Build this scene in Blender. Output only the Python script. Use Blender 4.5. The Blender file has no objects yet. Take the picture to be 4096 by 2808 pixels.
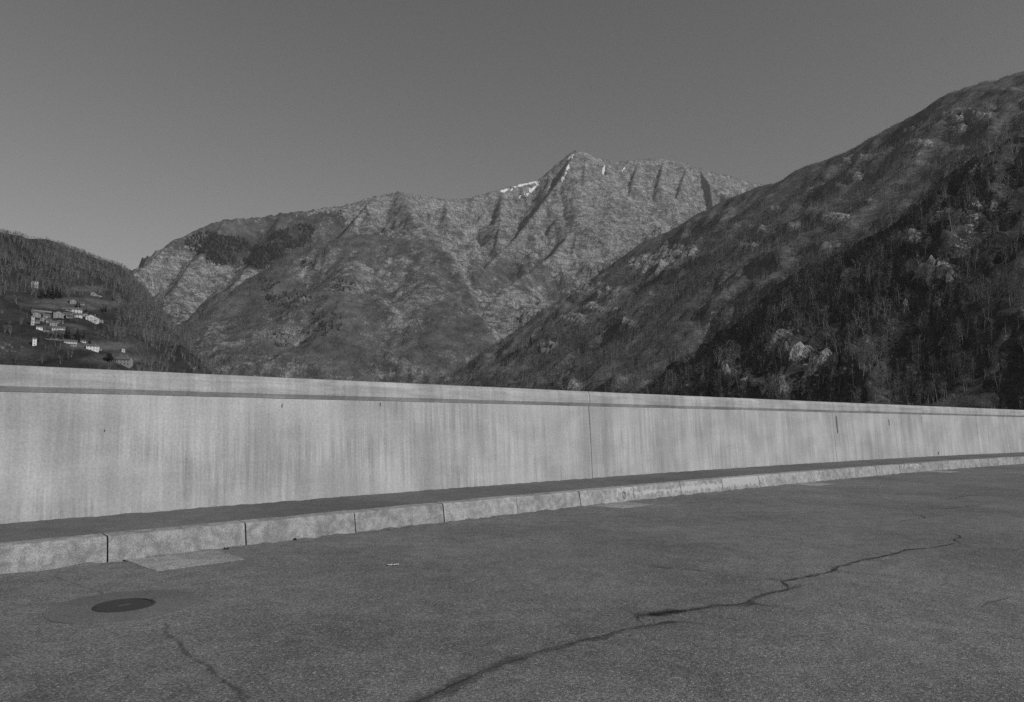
import bpy, bmesh, math, random
import numpy as np
from mathutils import Matrix, Vector

random.seed(7)
RNG = np.random.default_rng(11)
scene = bpy.context.scene
COL = scene.collection

# ------------------------------------------------------------------ camera
S = 1.4                                   # metres per kerb stone
PITCH, ROLL, CAM_H = 0.06784, 0.02764, 1.17565 * S
FPX, CX, CY = 3004.45, 2048.0, 1404.0     # focal length and centre, in photograph pixels
cF = np.array([0, math.cos(PITCH), math.sin(PITCH)])
cR0 = np.array([1.0, 0, 0]); cU0 = np.cross(cR0, cF)
cR = math.cos(ROLL) * cR0 + math.sin(ROLL) * cU0
cU = -math.sin(ROLL) * cR0 + math.cos(ROLL) * cU0
CAM = np.array([0, 0, CAM_H])
cam_data = bpy.data.cameras.new("camera")
cam = bpy.data.objects.new("camera", cam_data); COL.objects.link(cam)
cam_data.sensor_width = 36.0
cam_data.lens = FPX / 4096 * 36.0
cam_data.clip_start = 0.05; cam_data.clip_end = 60000
m = Matrix.Identity(4)
for i in range(3):
    m[i][0], m[i][1], m[i][2], m[i][3] = cR[i], cU[i], -cF[i], CAM[i]
cam.matrix_world = m
scene.camera = cam

# ------------------------------------------------------------------ sky, sun, exposure
SUN_AZ, SUN_EL = math.radians(122), math.radians(35)   # clockwise from straight ahead
world = bpy.data.worlds.new("World"); scene.world = world
world.use_nodes = True
wn, wl = world.node_tree.nodes, world.node_tree.links
wn.clear()
sky = wn.new("ShaderNodeTexSky"); sky.sky_type = 'NISHITA'; sky.sun_disc = False
sky.sun_elevation = SUN_EL; sky.sun_rotation = SUN_AZ
sky.altitude = 1500; sky.air_density = 0.9; sky.dust_density = 0.0; sky.ozone_density = 1.0
bw = wn.new("ShaderNodeRGBToBW")          # black-and-white film
bg = wn.new("ShaderNodeBackground"); bg.inputs[1].default_value = 0.074
HAZE = 4.5e-5
wo = wn.new("ShaderNodeOutputWorld")
wl.new(sky.outputs[0], bw.inputs[0]); wl.new(bw.outputs[0], bg.inputs[0]); wl.new(bg.outputs[0], wo.inputs[0])

sun_d = bpy.data.lights.new("sun", 'SUN'); sun_d.energy = 3.0; sun_d.angle = math.radians(0.53)
sun_d.color = (1, 1, 1)                   # monochrome picture: no tint
sun = bpy.data.objects.new("sun", sun_d); COL.objects.link(sun)
to_sun = Vector((math.sin(SUN_AZ) * math.cos(SUN_EL), math.cos(SUN_AZ) * math.cos(SUN_EL), math.sin(SUN_EL)))
sun.rotation_euler = to_sun.to_track_quat('Z', 'Y').to_euler()
scene.view_settings.view_transform = 'Standard'
scene.view_settings.look = 'None'
scene.view_settings.exposure = 0.0
scene.view_settings.gamma = 1.0
scene.view_settings.use_curve_mapping = False
scene.cycles.use_denoising = False
scene.cycles.max_bounces = 4
scene.cycles.diffuse_bounces = 2
scene.cycles.transparent_max_bounces = 8
scene.cycles.volume_bounces = 0

# ------------------------------------------------------------------ helpers
def ray(u, v):
    return cF + cR * (u - CX) / FPX - cU * (v - CY) / FPX

def far_pt(px, py, Y):                    # a far point from its place in the 2324 px overview and its depth
    d = ray(px * 1.76248, py * 1.76248)
    return CAM + d * (Y / d[1])

def project(P):
    q = np.asarray(P) - CAM
    d = q @ cF
    return CX + FPX * (q @ cR) / d, CY - FPX * (q @ cU) / d, d

def _hash(ix, iy, seed):
    h = (ix.astype(np.int64) * 374761393 + iy.astype(np.int64) * 668265263 + seed * 974711) & 0xffffffff
    h = ((h ^ (h >> 13)) * 1274126177) & 0xffffffff
    return ((h ^ (h >> 16)) & 0xffffff) / float(0x1000000) * 2 * np.pi

def perlin(x, y, seed=0):
    x = np.asarray(x, float); y = np.asarray(y, float)
    x, y = np.broadcast_arrays(x, y)
    ix = np.floor(x).astype(int); iy = np.floor(y).astype(int)
    fx, fy = x - ix, y - iy
    ux = fx * fx * fx * (fx * (fx * 6 - 15) + 10); uy = fy * fy * fy * (fy * (fy * 6 - 15) + 10)
    def g(a, b):
        t = _hash(ix + a, iy + b, seed)
        return np.cos(t) * (fx - a) + np.sin(t) * (fy - b)
    n0 = g(0, 0) * (1 - ux) + g(1, 0) * ux
    n1 = g(0, 1) * (1 - ux) + g(1, 1) * ux
    return (n0 * (1 - uy) + n1 * uy) * 1.5

def fbm(x, y, octs=5, seed=0, gain=0.5):
    a, f, t = 1.0, 1.0, 0.0
    for o in range(octs):
        t = t + a * perlin(x * f + o * 17.3, y * f - o * 9.1, seed + o); a *= gain; f *= 2.03
    return t

def ridged(x, y, octs=5, seed=0, gain=0.5):
    a, f, t, w = 1.0, 1.0, 0.0, 1.0
    for o in range(octs):
        n = 1 - np.abs(perlin(x * f + o * 11.7, y * f + o * 5.3, seed + o)); n = n * n * w
        t = t + a * n; w = np.clip(n * 1.6, 0, 1); a *= gain; f *= 2.1
    return t

def smooth(a, b, x):
    t = np.clip((x - a) / (b - a), 0, 1)
    return t * t * (3 - 2 * t)

def link(name, me, mats=(), parent=None):
    o = bpy.data.objects.new(name, me); COL.objects.link(o)
    for mt in (mats if isinstance(mats, (list, tuple)) else [mats]):
        if mt and mt.name not in [x.name for x in me.materials if x]:
            me.materials.append(mt)
    if parent: o.parent = parent
    return o

def mesh(name, verts, faces, sm=False):
    me = bpy.data.meshes.new(name)
    me.from_pydata([tuple(map(float, v)) for v in verts], [], [tuple(map(int, f)) for f in faces])
    if sm: me.polygons.foreach_set("use_smooth", [True] * len(me.polygons))
    me.update()
    return me

def grid_mesh(name, V, nu, nv, sm=True):
    """V: (nu*nv,3) array in row-major order (u outer)."""
    me = bpy.data.meshes.new(name)
    idx = np.arange(nu * nv).reshape(nu, nv)
    q = np.stack([idx[:-1, :-1], idx[1:, :-1], idx[1:, 1:], idx[:-1, 1:]], -1).reshape(-1, 4)
    me.vertices.add(len(V)); me.vertices.foreach_set("co", np.asarray(V, np.float32).ravel())
    me.loops.add(q.size); me.loops.foreach_set("vertex_index", q.astype(np.int32).ravel())
    me.polygons.add(len(q))
    me.polygons.foreach_set("loop_start", np.arange(0, q.size, 4, dtype=np.int32))
    me.polygons.foreach_set("loop_total", np.full(len(q), 4, np.int32))
    if sm: me.polygons.foreach_set("use_smooth", np.ones(len(q), bool))
    me.update(calc_edges=True); me.validate()
    return me

def set_attr(me, name, arr):
    a = me.attributes.new(name, 'FLOAT', 'POINT')
    a.data.foreach_set("value", np.asarray(arr, np.float32).ravel())

def tag(o, label=None, cat=None, group=None, kind=None):
    if label: o["label"] = label
    if cat: o["category"] = cat
    if group: o["group"] = group
    if kind: o["kind"] = kind
    return o

def empty(name, loc, parent=None):
    o = bpy.data.objects.new(name, None); COL.objects.link(o); o.location = loc
    o.empty_display_size = 0.2
    if parent: o.parent = parent
    return o

# ------------------------------------------------------------------ materials
class NT:
    def __init__(s, name, rough=0.9, spec=0.25):
        s.mat = bpy.data.materials.new(name); s.mat.use_nodes = True
        s.n = s.mat.node_tree.nodes; s.l = s.mat.node_tree.links
        s.b = s.n["Principled BSDF"]; s.b.inputs["Roughness"].default_value = rough
        s.b.inputs["Specular IOR Level"].default_value = spec
        s._c = None
    def coord(s, kind="Object"):
        if not s._c: s._c = s.n.new("ShaderNodeTexCoord")
        return s._c.outputs[kind]
    def map(s, vec, scale=(1, 1, 1), rot=(0, 0, 0)):
        n = s.n.new("ShaderNodeMapping"); n.inputs["Scale"].default_value = scale
        n.inputs["Rotation"].default_value = rot
        s.l.new(vec, n.inputs["Vector"]); return n.outputs[0]
    def noise(s, vec, scale, detail=4, rough=0.55, dist=0.0, dims='3D'):
        n = s.n.new("ShaderNodeTexNoise"); n.noise_dimensions = dims
        n.inputs["Scale"].default_value = scale; n.inputs["Detail"].default_value = detail
        n.inputs["Roughness"].default_value = rough; n.inputs["Distortion"].default_value = dist
        s.l.new(vec, n.inputs["Vector"]); return n.outputs["Fac"]
    def voronoi(s, vec, scale, feature='F1', out="Distance"):
        n = s.n.new("ShaderNodeTexVoronoi"); n.feature = feature; n.inputs["Scale"].default_value = scale
        s.l.new(vec, n.inputs["Vector"]); return n.outputs[out]
    def attr(s, name):
        n = s.n.new("ShaderNodeAttribute"); n.attribute_name = name; return n.outputs["Fac"]
    def val(s, x):
        return x
    def math(s, op, a, b=0.0, clamp=False):
        n = s.n.new("ShaderNodeMath"); n.operation = op; n.use_clamp = clamp
        for i, x in enumerate((a, b)):
            if isinstance(x, (int, float)): n.inputs[i].default_value = x
            else: s.l.new(x, n.inputs[i])
        return n.outputs[0]
    def ramp(s, x, a, b, lo=0.0, hi=1.0):
        n = s.n.new("ShaderNodeMapRange"); n.interpolation_type = 'SMOOTHSTEP'
        for i, v in enumerate((a, b, lo, hi)): n.inputs[i + 1].default_value = v
        s.l.new(x, n.inputs[0]); return n.outputs[0]
    def mix(s, f, a, b):
        n = s.n.new("ShaderNodeMix"); n.data_type = 'FLOAT'; n.clamp_factor = True
        for i, x in zip((0, 2, 3), (f, a, b)):
            if isinstance(x, (int, float)): n.inputs[i].default_value = x
            else: s.l.new(x, n.inputs[i])
        return n.outputs[0]
    def grey(s, x):
        if isinstance(x, (int, float)): s.b.inputs["Base Color"].default_value = (x, x, x, 1)
        else: s.l.new(x, s.b.inputs["Base Color"])
        return s
    def bump(s, h, strength=0.5, dist=0.01):
        n = s.n.new("ShaderNodeBump"); n.inputs["Strength"].default_value = strength
        n.inputs["Distance"].default_value = dist
        s.l.new(h, n.inputs["Height"]); s.l.new(n.outputs[0], s.b.inputs["Normal"]); return s
    def alpha(s, a):
        s.l.new(a, s.b.inputs["Alpha"]); return s

MAT = {}
# terrain: bare winter ground, rock where steep, snow where marked
def terrain_mat(name, scale, g_lo, g_hi, r_lo, r_hi, strata=1.0, bmp=0.55, mott=2.6):
    t = NT(name, 0.95, 0.1); c = t.coord()
    n1 = t.noise(c, 0.05 * scale, 7, 0.68); n2 = t.noise(c, 0.3 * scale, 6, 0.72)
    ck = t.noise(t.map(c, (1, 1, 0.3)), 0.12 * scale, 9, 0.78, 1.0)
    n3 = t.noise(t.map(c, (1, 1, 0.22)), 0.9 * scale, 3, 0.6)
    st = t.noise(t.map(c, (0.32, 0.32, 1.4), (0.45, 0.38, 0)), 0.09 * scale, 7, 0.7, 1.4)
    ground = t.mix(t.ramp(n2, 0.3, 0.72), g_lo, g_hi)
    ground = t.math('MULTIPLY', ground, t.ramp(n1, 0.3, 0.7, 0.6, 1.4))
    ground = t.math('MULTIPLY', ground, t.attr("tone"))
    rk = t.mix(t.ramp(st, 0.28, 0.75), r_lo, r_hi)
    rk = t.math('MULTIPLY', rk, t.ramp(n3, 0.2, 0.8, 0.6, 1.3))
    rk = t.math('MULTIPLY', rk, t.ramp(t.math('ABSOLUTE', t.math('SUBTRACT', ck, 0.5)), 0.0, 0.045, 0.35, 1.08))
    ck2 = t.noise(t.map(c, (1, 1, 0.4), (0.2, 0.3, 0.5)), 0.03 * scale, 8, 0.66, 0.8)
    rk = t.math('MULTIPLY', rk, t.ramp(t.math('ABSOLUTE', t.math('SUBTRACT', ck2, 0.5)), 0.0, 0.03, 0.5, 1.05))
    rk = t.math('MULTIPLY', rk, t.ramp(n1, 0.32, 0.68, 0.72, 1.25))
    k = t.math('ADD', t.attr("rock"), t.math('MULTIPLY', t.math('SUBTRACT', n2, 0.5), mott))
    k = t.math('ADD', k, t.math('MULTIPLY', t.math('SUBTRACT', n1, 0.5), 1.6))
    k = t.ramp(k, 0.38, 0.58)
    base = t.mix(k, ground, rk)
    sw = t.noise(t.map(c, (1.0, 0.5, 0.35), (0, 0.5, 0.6)), 0.11 * scale, 5, 0.65, 0.6)
    sn = t.math('ADD', t.attr("snow"), t.math('MULTIPLY', t.math('SUBTRACT', sw, 0.5), 2.4))
    base = t.mix(t.ramp(sn, 0.45, 0.6), base, 0.8)
    t.grey(base)
    hgt = t.math('ADD', t.math('MULTIPLY', n1, 3.0), t.math('ADD', n2, t.math('MULTIPLY', st, 1.5)))
    t.bump(hgt, bmp, 2.4 / scale)
    return t.mat
MAT['far'] = terrain_mat("far_mountain_rock", 0.38, 0.075, 0.14, 0.14, 0.40, 1.0, 0.7, 1.9)
MAT['mid'] = terrain_mat("wooded_shoulder_ground", 0.6, 0.088, 0.145, 0.17, 0.34)
MAT['hill'] = terrain_mat("winter_hillside_ground", 1.2, 0.115, 0.185, 0.28, 0.52)
MAT['near'] = terrain_mat("shaded_spur_ground", 2.6, 0.055, 0.11, 0.32, 0.6)  # rock made paler, standing in for sun on the spur's outcrops
MAT['left'] = terrain_mat("village_hill_ground", 1.4, 0.045, 0.08, 0.14, 0.26)

t = NT("valley_floor_ground"); c = t.coord(); t.grey(t.mix(t.noise(c, 0.02, 6), 0.04, 0.1)); MAT['valley'] = t.mat

# asphalt of the road: pale and dark chips, large worn areas
def asphalt(name, lo, hi, chip, coarse=1.0):
    t = NT(name, 0.88, 0.3); c = t.coord()
    big = t.noise(c, 0.45, 5, 0.62); mid = t.noise(c, 5.0, 4, 0.6); fine = t.noise(c, 60 * coarse, 2, 0.7)
    v = t.voronoi(c, 115 * coarse, 'F1', "Color")
    sep = t.n.new("ShaderNodeSeparateColor"); t.l.new(v, sep.inputs[0]); ch = sep.outputs[0]
    vd = t.voronoi(c, 115 * coarse)
    b = t.mix(t.ramp(mid, 0.3, 0.7), lo, hi)
    b = t.math('MULTIPLY', b, t.ramp(big, 0.28, 0.72, 0.76, 1.2))
    b = t.math('MULTIPLY', b, t.ramp(fine, 0.25, 0.75, 0.55, 1.4))
    b = t.math('MULTIPLY', b, t.ramp(ch, 0.0, 1.0, 0.7, 1.3))
    b = t.mix(t.ramp(ch, 0.93, 0.99), b, chip)
    t.grey(b)
    t.bump(t.math('ADD', fine, t.math('MULTIPLY', vd, -1.0)), 0.7, 0.006 / coarse)
    return t.mat
MAT['road'] = asphalt("road_asphalt", 0.155, 0.205, 0.4)
MAT['walk'] = asphalt("footway_asphalt", 0.13, 0.16, 0.22, 1.5)
MAT['patch'] = asphalt("patch_asphalt", 0.29, 0.39, 0.55)
MAT['collar'] = asphalt("collar_asphalt", 0.15, 0.178, 0.26, 2.0)

# concrete of the wall: UV = metres along and up; vertical run-off streaks
def wall_mat(name, lo, hi, streak=1.0, smear=0.03):
    t = NT(name, 0.85, 0.25); uv = t.coord("UV")
    s1 = t.noise(t.map(uv, (3.2, 0.22, 1)), 1.0, 5, 0.62, 0.15, '2D')
    s2 = t.noise(t.map(uv, (14, 0.55, 1)), 1.0, 4, 0.6, 0.1, '2D')
    s3 = t.noise(t.map(uv, (40, 1.3, 1)), 1.0, 3, 0.6, 0.0, '2D')
    cl = t.noise(uv, 0.9, 4, 0.55, 0.2, '2D'); fi = t.noise(uv, 30, 4, 0.7, 0, '2D'); fx = t.noise(uv, 110, 2, 0.7, 0, '2D')
    pit = t.voronoi(uv, 24)
    b = t.mix(t.ramp(s1, 0.3, 0.7), lo, hi)
    md = t.ramp(t.noise(t.map(uv, (0.7, 1.6, 1)), 1.0, 4, 0.6, 0.4, '2D'), 0.35, 0.68, 0.3, 1.05)
    q = t.math('ADD', t.ramp(s2, 0.25, 0.75, -0.17 * streak, 0.13 * streak), t.ramp(s3, 0.25, 0.75, -0.1 * streak, 0.08 * streak))
    b = t.math('MULTIPLY', b, t.math('ADD', t.math('MULTIPLY', q, md), 1.0))
    b = t.math('MULTIPLY', b, t.ramp(cl, 0.25, 0.75, 0.84, 1.14))
    b = t.math('MULTIPLY', b, t.ramp(fi, 0.25, 0.75, 0.88, 1.1))
    b = t.math('MULTIPLY', b, t.ramp(fx, 0.25, 0.75, 0.84, 1.13))
    hs = t.noise(t.map(uv, (0.9, 9, 1)), 1.0, 5, 0.65, 0.5, '2D')
    b = t.math('MULTIPLY', b, t.ramp(hs, 0.3, 0.7, 1 - smear, 1 + smear * 0.6))
    b = t.math('MULTIPLY', b, t.math('ADD', t.ramp(pit, 0.03, 0.14, 0.0, 1.0), t.ramp(fi, 0.45, 0.62, 0.6, 1.0), True))
    t.grey(b); t.bump(t.math('ADD', fi, t.math('MULTIPLY', cl, 2.0)), 0.35, 0.008)
    return t.mat
MAT['wall'] = wall_mat("wall_concrete", 0.365, 0.44)
MAT['coping'] = wall_mat("coping_concrete", 0.335, 0.415, 0.6, 0.16)
MAT['kerb'] = None
def kerb_mat(name, lo, hi):
    t = NT(name, 0.85, 0.25); c = t.coord("UV")
    a = t.noise(c, 3.0, 5, 0.6, 0.3, '2D'); f = t.noise(c, 70, 4, 0.8, 0, '2D'); g = t.noise(c, 12, 4, 0.6, 0.4, '2D')
    info = t.n.new("ShaderNodeObjectInfo")
    b = t.mix(t.ramp(a, 0.3, 0.7), lo, hi)
    b = t.math('MULTIPLY', b, t.ramp(f, 0.28, 0.72, 0.62, 1.3))
    b = t.math('MULTIPLY', b, t.ramp(g, 0.28, 0.72, 0.76, 1.16))
    b = t.math('MULTIPLY', b, t.ramp(info.outputs["Random"], 0, 1, 0.9, 1.08))
    pn = t.math('ADD', t.attr("paint"), t.math('MULTIPLY', t.math('SUBTRACT', g, 0.5), 1.1))
    b = t.mix(t.math('MULTIPLY', t.ramp(pn, 0.4, 0.7), 0.75), b, 0.5)
    t.grey(b); t.bump(t.math('ADD', f, g), 0.4, 0.006)
    return t.mat
MAT['kerb'] = kerb_mat("kerb_granite", 0.27, 0.38)
t = NT("joint_dark"); t.grey(0.11); MAT['joint'] = t.mat
t = NT("deck_concrete"); t.grey(t.mix(t.noise(t.coord(), 0.8, 5), 0.2, 0.3)); MAT['deck'] = t.mat
t = NT("cast_iron", 0.85, 0.2); c = t.coord()
t.grey(t.mix(t.noise(c, 40, 4), 0.045, 0.075)); t.bump(t.noise(c, 60, 3), 0.3, 0.002); MAT['iron'] = t.mat
def crack_mat(name, tone, soft, top):
    t = NT(name, 0.95, 0.1); c = t.coord("Object"); u = t.attr("edge")
    f = t.noise(c, 110, 4, 0.8); g = t.noise(c, 7, 5, 0.7)
    a = t.math('SUBTRACT', u, t.math('MULTIPLY', t.math('SUBTRACT', f, 0.5), soft))
    a = t.math('SUBTRACT', a, t.math('MULTIPLY', t.math('SUBTRACT', g, 0.5), 3.2))
    t.grey(tone); t.alpha(t.ramp(a, 0.1, 0.95, top, 0.0)); return t.mat
MAT['crack'] = crack_mat("crack_dirt", 0.04, 2.4, 0.8)
MAT['faint'] = crack_mat("faint_crack_dirt", 0.07, 3.0, 0.42)
MAT['stain'] = crack_mat("damp_crack_stain", 0.075, 4.6, 0.42)
t = NT("house_plaster"); i = t.n.new("ShaderNodeObjectInfo")
t.grey(t.math('MULTIPLY', t.ramp(i.outputs["Random"], 0, 1, 0.5, 0.8), t.ramp(t.noise(t.coord(), 0.8, 4), 0.3, 0.7, 0.85, 1.1))); MAT['plaster'] = t.mat
t = NT("house_stone"); t.grey(t.mix(t.noise(t.coord(), 2.0, 5), 0.18, 0.4)); MAT['stone'] = t.mat
t = NT("stone_roof"); t.grey(t.mix(t.noise(t.coord(), 1.5, 4), 0.08, 0.19)); MAT['roof'] = t.mat
t = NT("window_glass", 0.15, 0.5); t.grey(0.015); MAT['glass'] = t.mat
def tree_mat(name, lo, hi):
    t = NT(name, 0.95, 0.1); i = t.n.new("ShaderNodeObjectInfo")
    t.grey(t.ramp(i.outputs["Random"], 0, 1, lo, hi)); return t.mat
MAT['bark'] = tree_mat("pale_bark", 0.12, 0.38)
MAT['twig'] = tree_mat("bare_twigs", 0.09, 0.22)
MAT['needle'] = tree_mat("conifer_needles", 0.02, 0.04)
MAT['bush'] = tree_mat("evergreen_leaves", 0.02, 0.035)
t = NT("weed_leaves"); t.grey(0.06); MAT['weed'] = t.mat
t = NT("paper_scrap_white"); t.grey(t.mix(t.noise(t.coord(), 30, 4), 0.35, 0.6)); MAT['paper'] = t.mat
t = NT("black_paint_mark", 0.8); t.grey(0.14); MAT['mark'] = t.mat
t = NT("dark_weathering"); t.grey(t.mix(t.noise(t.coord(), 30, 4), 0.09, 0.17)); MAT['damp'] = t.mat

# ------------------------------------------------------------------ the dam crest: plan curve
X0, Y0, TH, KC = -3.45346 * S, 4.56442 * S, 0.79332, -0.00695 / S
def crv(s, off):
    s = np.asarray(s, float); off = np.asarray(off, float)
    a = TH + KC * s
    x = X0 + (np.sin(a) - math.sin(TH)) / KC; y = Y0 - (np.cos(a) - math.cos(TH)) / KC
    return x - np.sin(a) * off, y + np.cos(a) * off, a
# s is arc length along the kerb foot, off is positive towards the wall
CF = 0.035
def inv(x, y):
    s = (x - X0) * math.cos(TH) + (y - Y0) * math.sin(TH)
    for _ in range(6):
        px, py, a = crv(s, 0)
        s = s + ((x - px) * np.cos(a) + (y - py) * np.sin(a))
    px, py, a = crv(s, 0)
    return s, -(x - px) * np.sin(a) + (y - py) * np.cos(a)
def road_z(s, off):
    o = -np.asarray(off, float)
    z = np.where(o < 5.6, CF * o, CF * 5.6 - 0.02 * (o - 5.6))
    return z + 0.004 * perlin(np.asarray(s) * 0.7, o * 0.9 + 0.37, 5) * np.clip(o, 0, 1)
def on_road(u, v, lift=0.0):
    d = ray(u, v); t = CAM_H / -d[2] * 0.8
    for _ in range(30):
        P = CAM + d * t; s, o = inv(P[0], P[1])
        e = P[2] - (road_z(s, o) + lift); t += e / -d[2] * 0.9
    return P, float(s), float(o)

HS, HK, DK, DW = 0.16588 * S, 0.16771 * S, 0.04623 * S, 1.02025 * S
HW, BT = 1.35096 * S, 0.11767 * S
S_MIN, S_MAX = -9.0, 70.0

# road sheet
def strip(name, offs_fn, s_arr, mat, z_fn, kind="structure"):
    n = len(offs_fn(s_arr))
    offs = np.stack(offs_fn(s_arr), 1)                   # (ns, n)
    ss = np.repeat(s_arr[:, None], offs.shape[1], 1)
    x, y, a = crv(ss, offs); z = z_fn(ss, offs)
    V = np.stack([x, y, z], -1).reshape(-1, 3)
    me = grid_mesh(name, V, len(s_arr), offs.shape[1])
    # make normals point up
    me.flip_normals() if me.polygons[0].normal.z < 0 else None
    o = link(name, me, mat)
    if kind: o["kind"] = kind
    return o

s_arr = np.arange(S_MIN, S_MAX, 0.05)
def road_offs(s):
    cols = [0.12, 0.045, 0.0, -0.02, -0.06, -0.14, -0.4, -0.8, -1.4, -2.2, -3.2, -4.4, -5.2, -5.6, -6.0, -7.5, -9.5, -11.5, -14.0]
    return [np.full_like(s, c) for c in cols]
def road_zf(s, o):
    base = road_z(s, o)
    lip = np.clip(0.012 * fbm(s * 2.9, s * 0 + 2.2, 6, 31, 0.68) + 0.01 * perlin(s * 7.3, s * 0 + 0.4, 33), -0.012, 0.035)
    return base + lip * smooth(-0.14, -0.01, o)
road = strip("road", road_offs, s_arr, MAT['road'], road_zf)

# footway with a ragged edge against the wall
def walk_offs(s):
    rag = 0.02 + 0.03 * np.clip(fbm(s * 3.7, s * 0 + 7.1, 6, 41, 0.62), -0.4, 1.2)
    inner = DW - np.clip(rag, -0.01, 0.05)
    b = DK + 0.16
    return [np.full_like(s, b - 0.02), np.full_like(s, b + 0.06), np.full_like(s, b + 0.4), np.full_like(s, b + 0.8),
            inner - 0.12, inner - 0.02, inner, inner + 0.001]
def walk_z(s, o):
    n = s.shape[1]
    z = HS + 0.004 * perlin(s * 1.1, o * 2, 8) + 0.0 * o
    rise = np.clip(0.006 * fbm(s * 4.1, s * 0 + 3.3, 6, 51, 0.7), -0.012, 0.014)
    z[:, -3] += rise[:, -3] * 0.6; z[:, -2] += rise[:, -2]; z[:, -1] = HS - 0.09
    return z
walk = strip("footway", walk_offs, s_arr, MAT['walk'], walk_z)

# ------------------------------------------------------------------ kerb and its stones
kerb = empty("kerb", (float(crv(0, 0)[0]), float(crv(0, 0)[1]), 0)); kerb["kind"] = "structure"
def sweep(name, prof, s0, s1, ds, mat, parent, jit=0.0, cap=True, smooth_sh=False, vz=0.0):
    """profile: closed list of (off, z); swept along the crest from s0 to s1. UV = (s, perimeter)."""
    ns = max(2, int((s1 - s0) / ds) + 1)
    ss = np.linspace(s0, s1, ns); n = len(prof)
    o = np.array([p[0] for p in prof]); z = np.array([p[1] for p in prof])
    SS, OO = np.meshgrid(ss, o, indexing='ij'); ZZ = np.repeat(z[None], ns, 0)
    if jit:
        OO = OO + jit * fbm(SS * 1.3, ZZ * 3 + OO * 2, 3, 61); ZZ = ZZ + jit * 0.6 * fbm(SS * 1.1, OO * 4, 3, 63)
    x, y, a = crv(SS, OO)
    V = np.stack([x, y, ZZ], -1).reshape(-1, 3)
    org = np.array([float(crv(s0, 0)[0]), float(crv(s0, 0)[1]), 0.0])
    per = np.concatenate([[0], np.cumsum(np.hypot(np.diff(o), np.diff(z)))])
    per = np.append(per, per[-1] + math.hypot(o[0] - o[-1], z[0] - z[-1]))
    F, UV = [], []
    for i in range(ns - 1):
        for j in range(n):
            k = (j + 1) % n
            F.append((i * n + j, i * n + k, (i + 1) * n + k, (i + 1) * n + j))
            UV += [(ss[i], per[j]), (ss[i], per[j + 1]), (ss[i + 1], per[j + 1]), (ss[i + 1], per[j])]
    if cap:
        F.append(tuple(range(n - 1, -1, -1))); UV += [(z[j], o[j]) for j in range(n - 1, -1, -1)]
        F.append(tuple((ns - 1) * n + j for j in range(n))); UV += [(z[j], o[j]) for j in range(n)]
    me = mesh(name, V - org, F, smooth_sh)
    uvl = me.uv_layers.new(name="UVMap"); uvl.data.foreach_set("uv", np.array(UV, np.float32).ravel())
    bm = bmesh.new(); bm.from_mesh(me); bmesh.ops.recalc_face_normals(bm, faces=bm.faces); bm.to_mesh(me); bm.free()
    ob = link(name, me, mat, parent)
    ob.location = Vector(org) - (parent.matrix_world.translation if parent else Vector())
    return ob, ss, V
bpy.context.view_layer.update()

kprof = [(-0.004, -0.25), (0.0, 0.0), (DK * 0.35, HK * 0.5), (DK * 0.68, HK * 0.92), (DK * 0.8, HK * 0.975), (DK + 0.004, HK), (DK + 0.16, HK + 0.002), (DK + 0.16, -0.25)]
paint_stones = {6: 0.55, 7: 0.75, 8: 0.95, 9: 0.9, 10: 0.65, 11: 0.4, 15: 0.5, 16: 0.3}
ST = S
rk = random.Random(3)
for n in range(-5, 48):
    gap = rk.choice([0.005, 0.007, 0.009]) if n > 2 else 0.008
    dz = rk.uniform(-0.004, 0.004); do = rk.uniform(-0.004, 0.004)
    pr = [(a + do, b + (dz if b > 0 else 0)) for a, b in kprof]
    ob, ss, V = sweep("kerb_stone", pr, n * ST + gap, (n + 1) * ST - gap, 0.07, MAT['kerb'], kerb, 0.008)
    s_rel = np.repeat((ss - n * ST) / ST, len(kprof)); zc = V[:, 2]
    if n in paint_stones:
        w = paint_stones[n]
        a = w * smooth(0.02, 0.05, zc) * (1 - smooth(0.62 if n in (7, 8) else 0.95, 0.8 if n in (7, 8) else 1.1, zc / HK))
        if n == 6: a = a * smooth(0.5, 0.75, s_rel)
        if n == 10: a = a * (1 - smooth(0.1, 0.6, s_rel))
        if n == 11: a = a * smooth(0.3, 0.7, s_rel)
    else:
        a = np.zeros(len(zc))
    set_attr(ob.data, "paint", a)
    if n == 6: stone_zero = ob
    if n % 1 == 0:                       # mortar core seen in the joints
        pass
cp = [(a + 0.03, b - 0.03 if b > 0 else b) for a, b in kprof[:-2]] + [(DK + 0.12, HK - 0.03), (DK + 0.12, -0.25)]
sweep("joint_mortar", cp, -5 * ST, 48 * ST, 0.5, MAT['joint'], kerb)

# the 0 sprayed on a kerb stone
def ring_mark():
    s0 = 6 * ST + 0.80 * ST; zc, rx, rz, w = HK * 0.47, 0.028, 0.062, 0.011
    V, F, N = [], [], 28
    org = stone_zero.matrix_world.translation
    for i in range(N):
        t = 2 * math.pi * i / N
        for k in (-1, 1):
            r = 1 + 0.04 * math.sin(3 * t)
            ds, dz = (rx * r + k * w / 2) * math.cos(t), (rz * r + k * w / 2) * math.sin(t)
            z = zc + dz
            off = DK * 0.35 * (z / (HK * 0.5)) if z < HK * 0.5 else DK * 0.35 + (z - HK * 0.5) / (HK * 0.34) * DK * 0.27
            x, y, a = crv(s0 + ds, off - 0.011)
            V.append((float(x) - org[0], float(y) - org[1], z - org[2]))
        j = (i + 1) % N
        F.append((2 * i, 2 * i + 1, 2 * j + 1, 2 * j))
    o = link("painted_zero", mesh("painted_zero", V, F), MAT['mark'], stone_zero)
    o["label"] = "dark sprayed ring like a zero on the kerb stone"
bpy.context.view_layer.update()
ring_mark()

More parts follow.
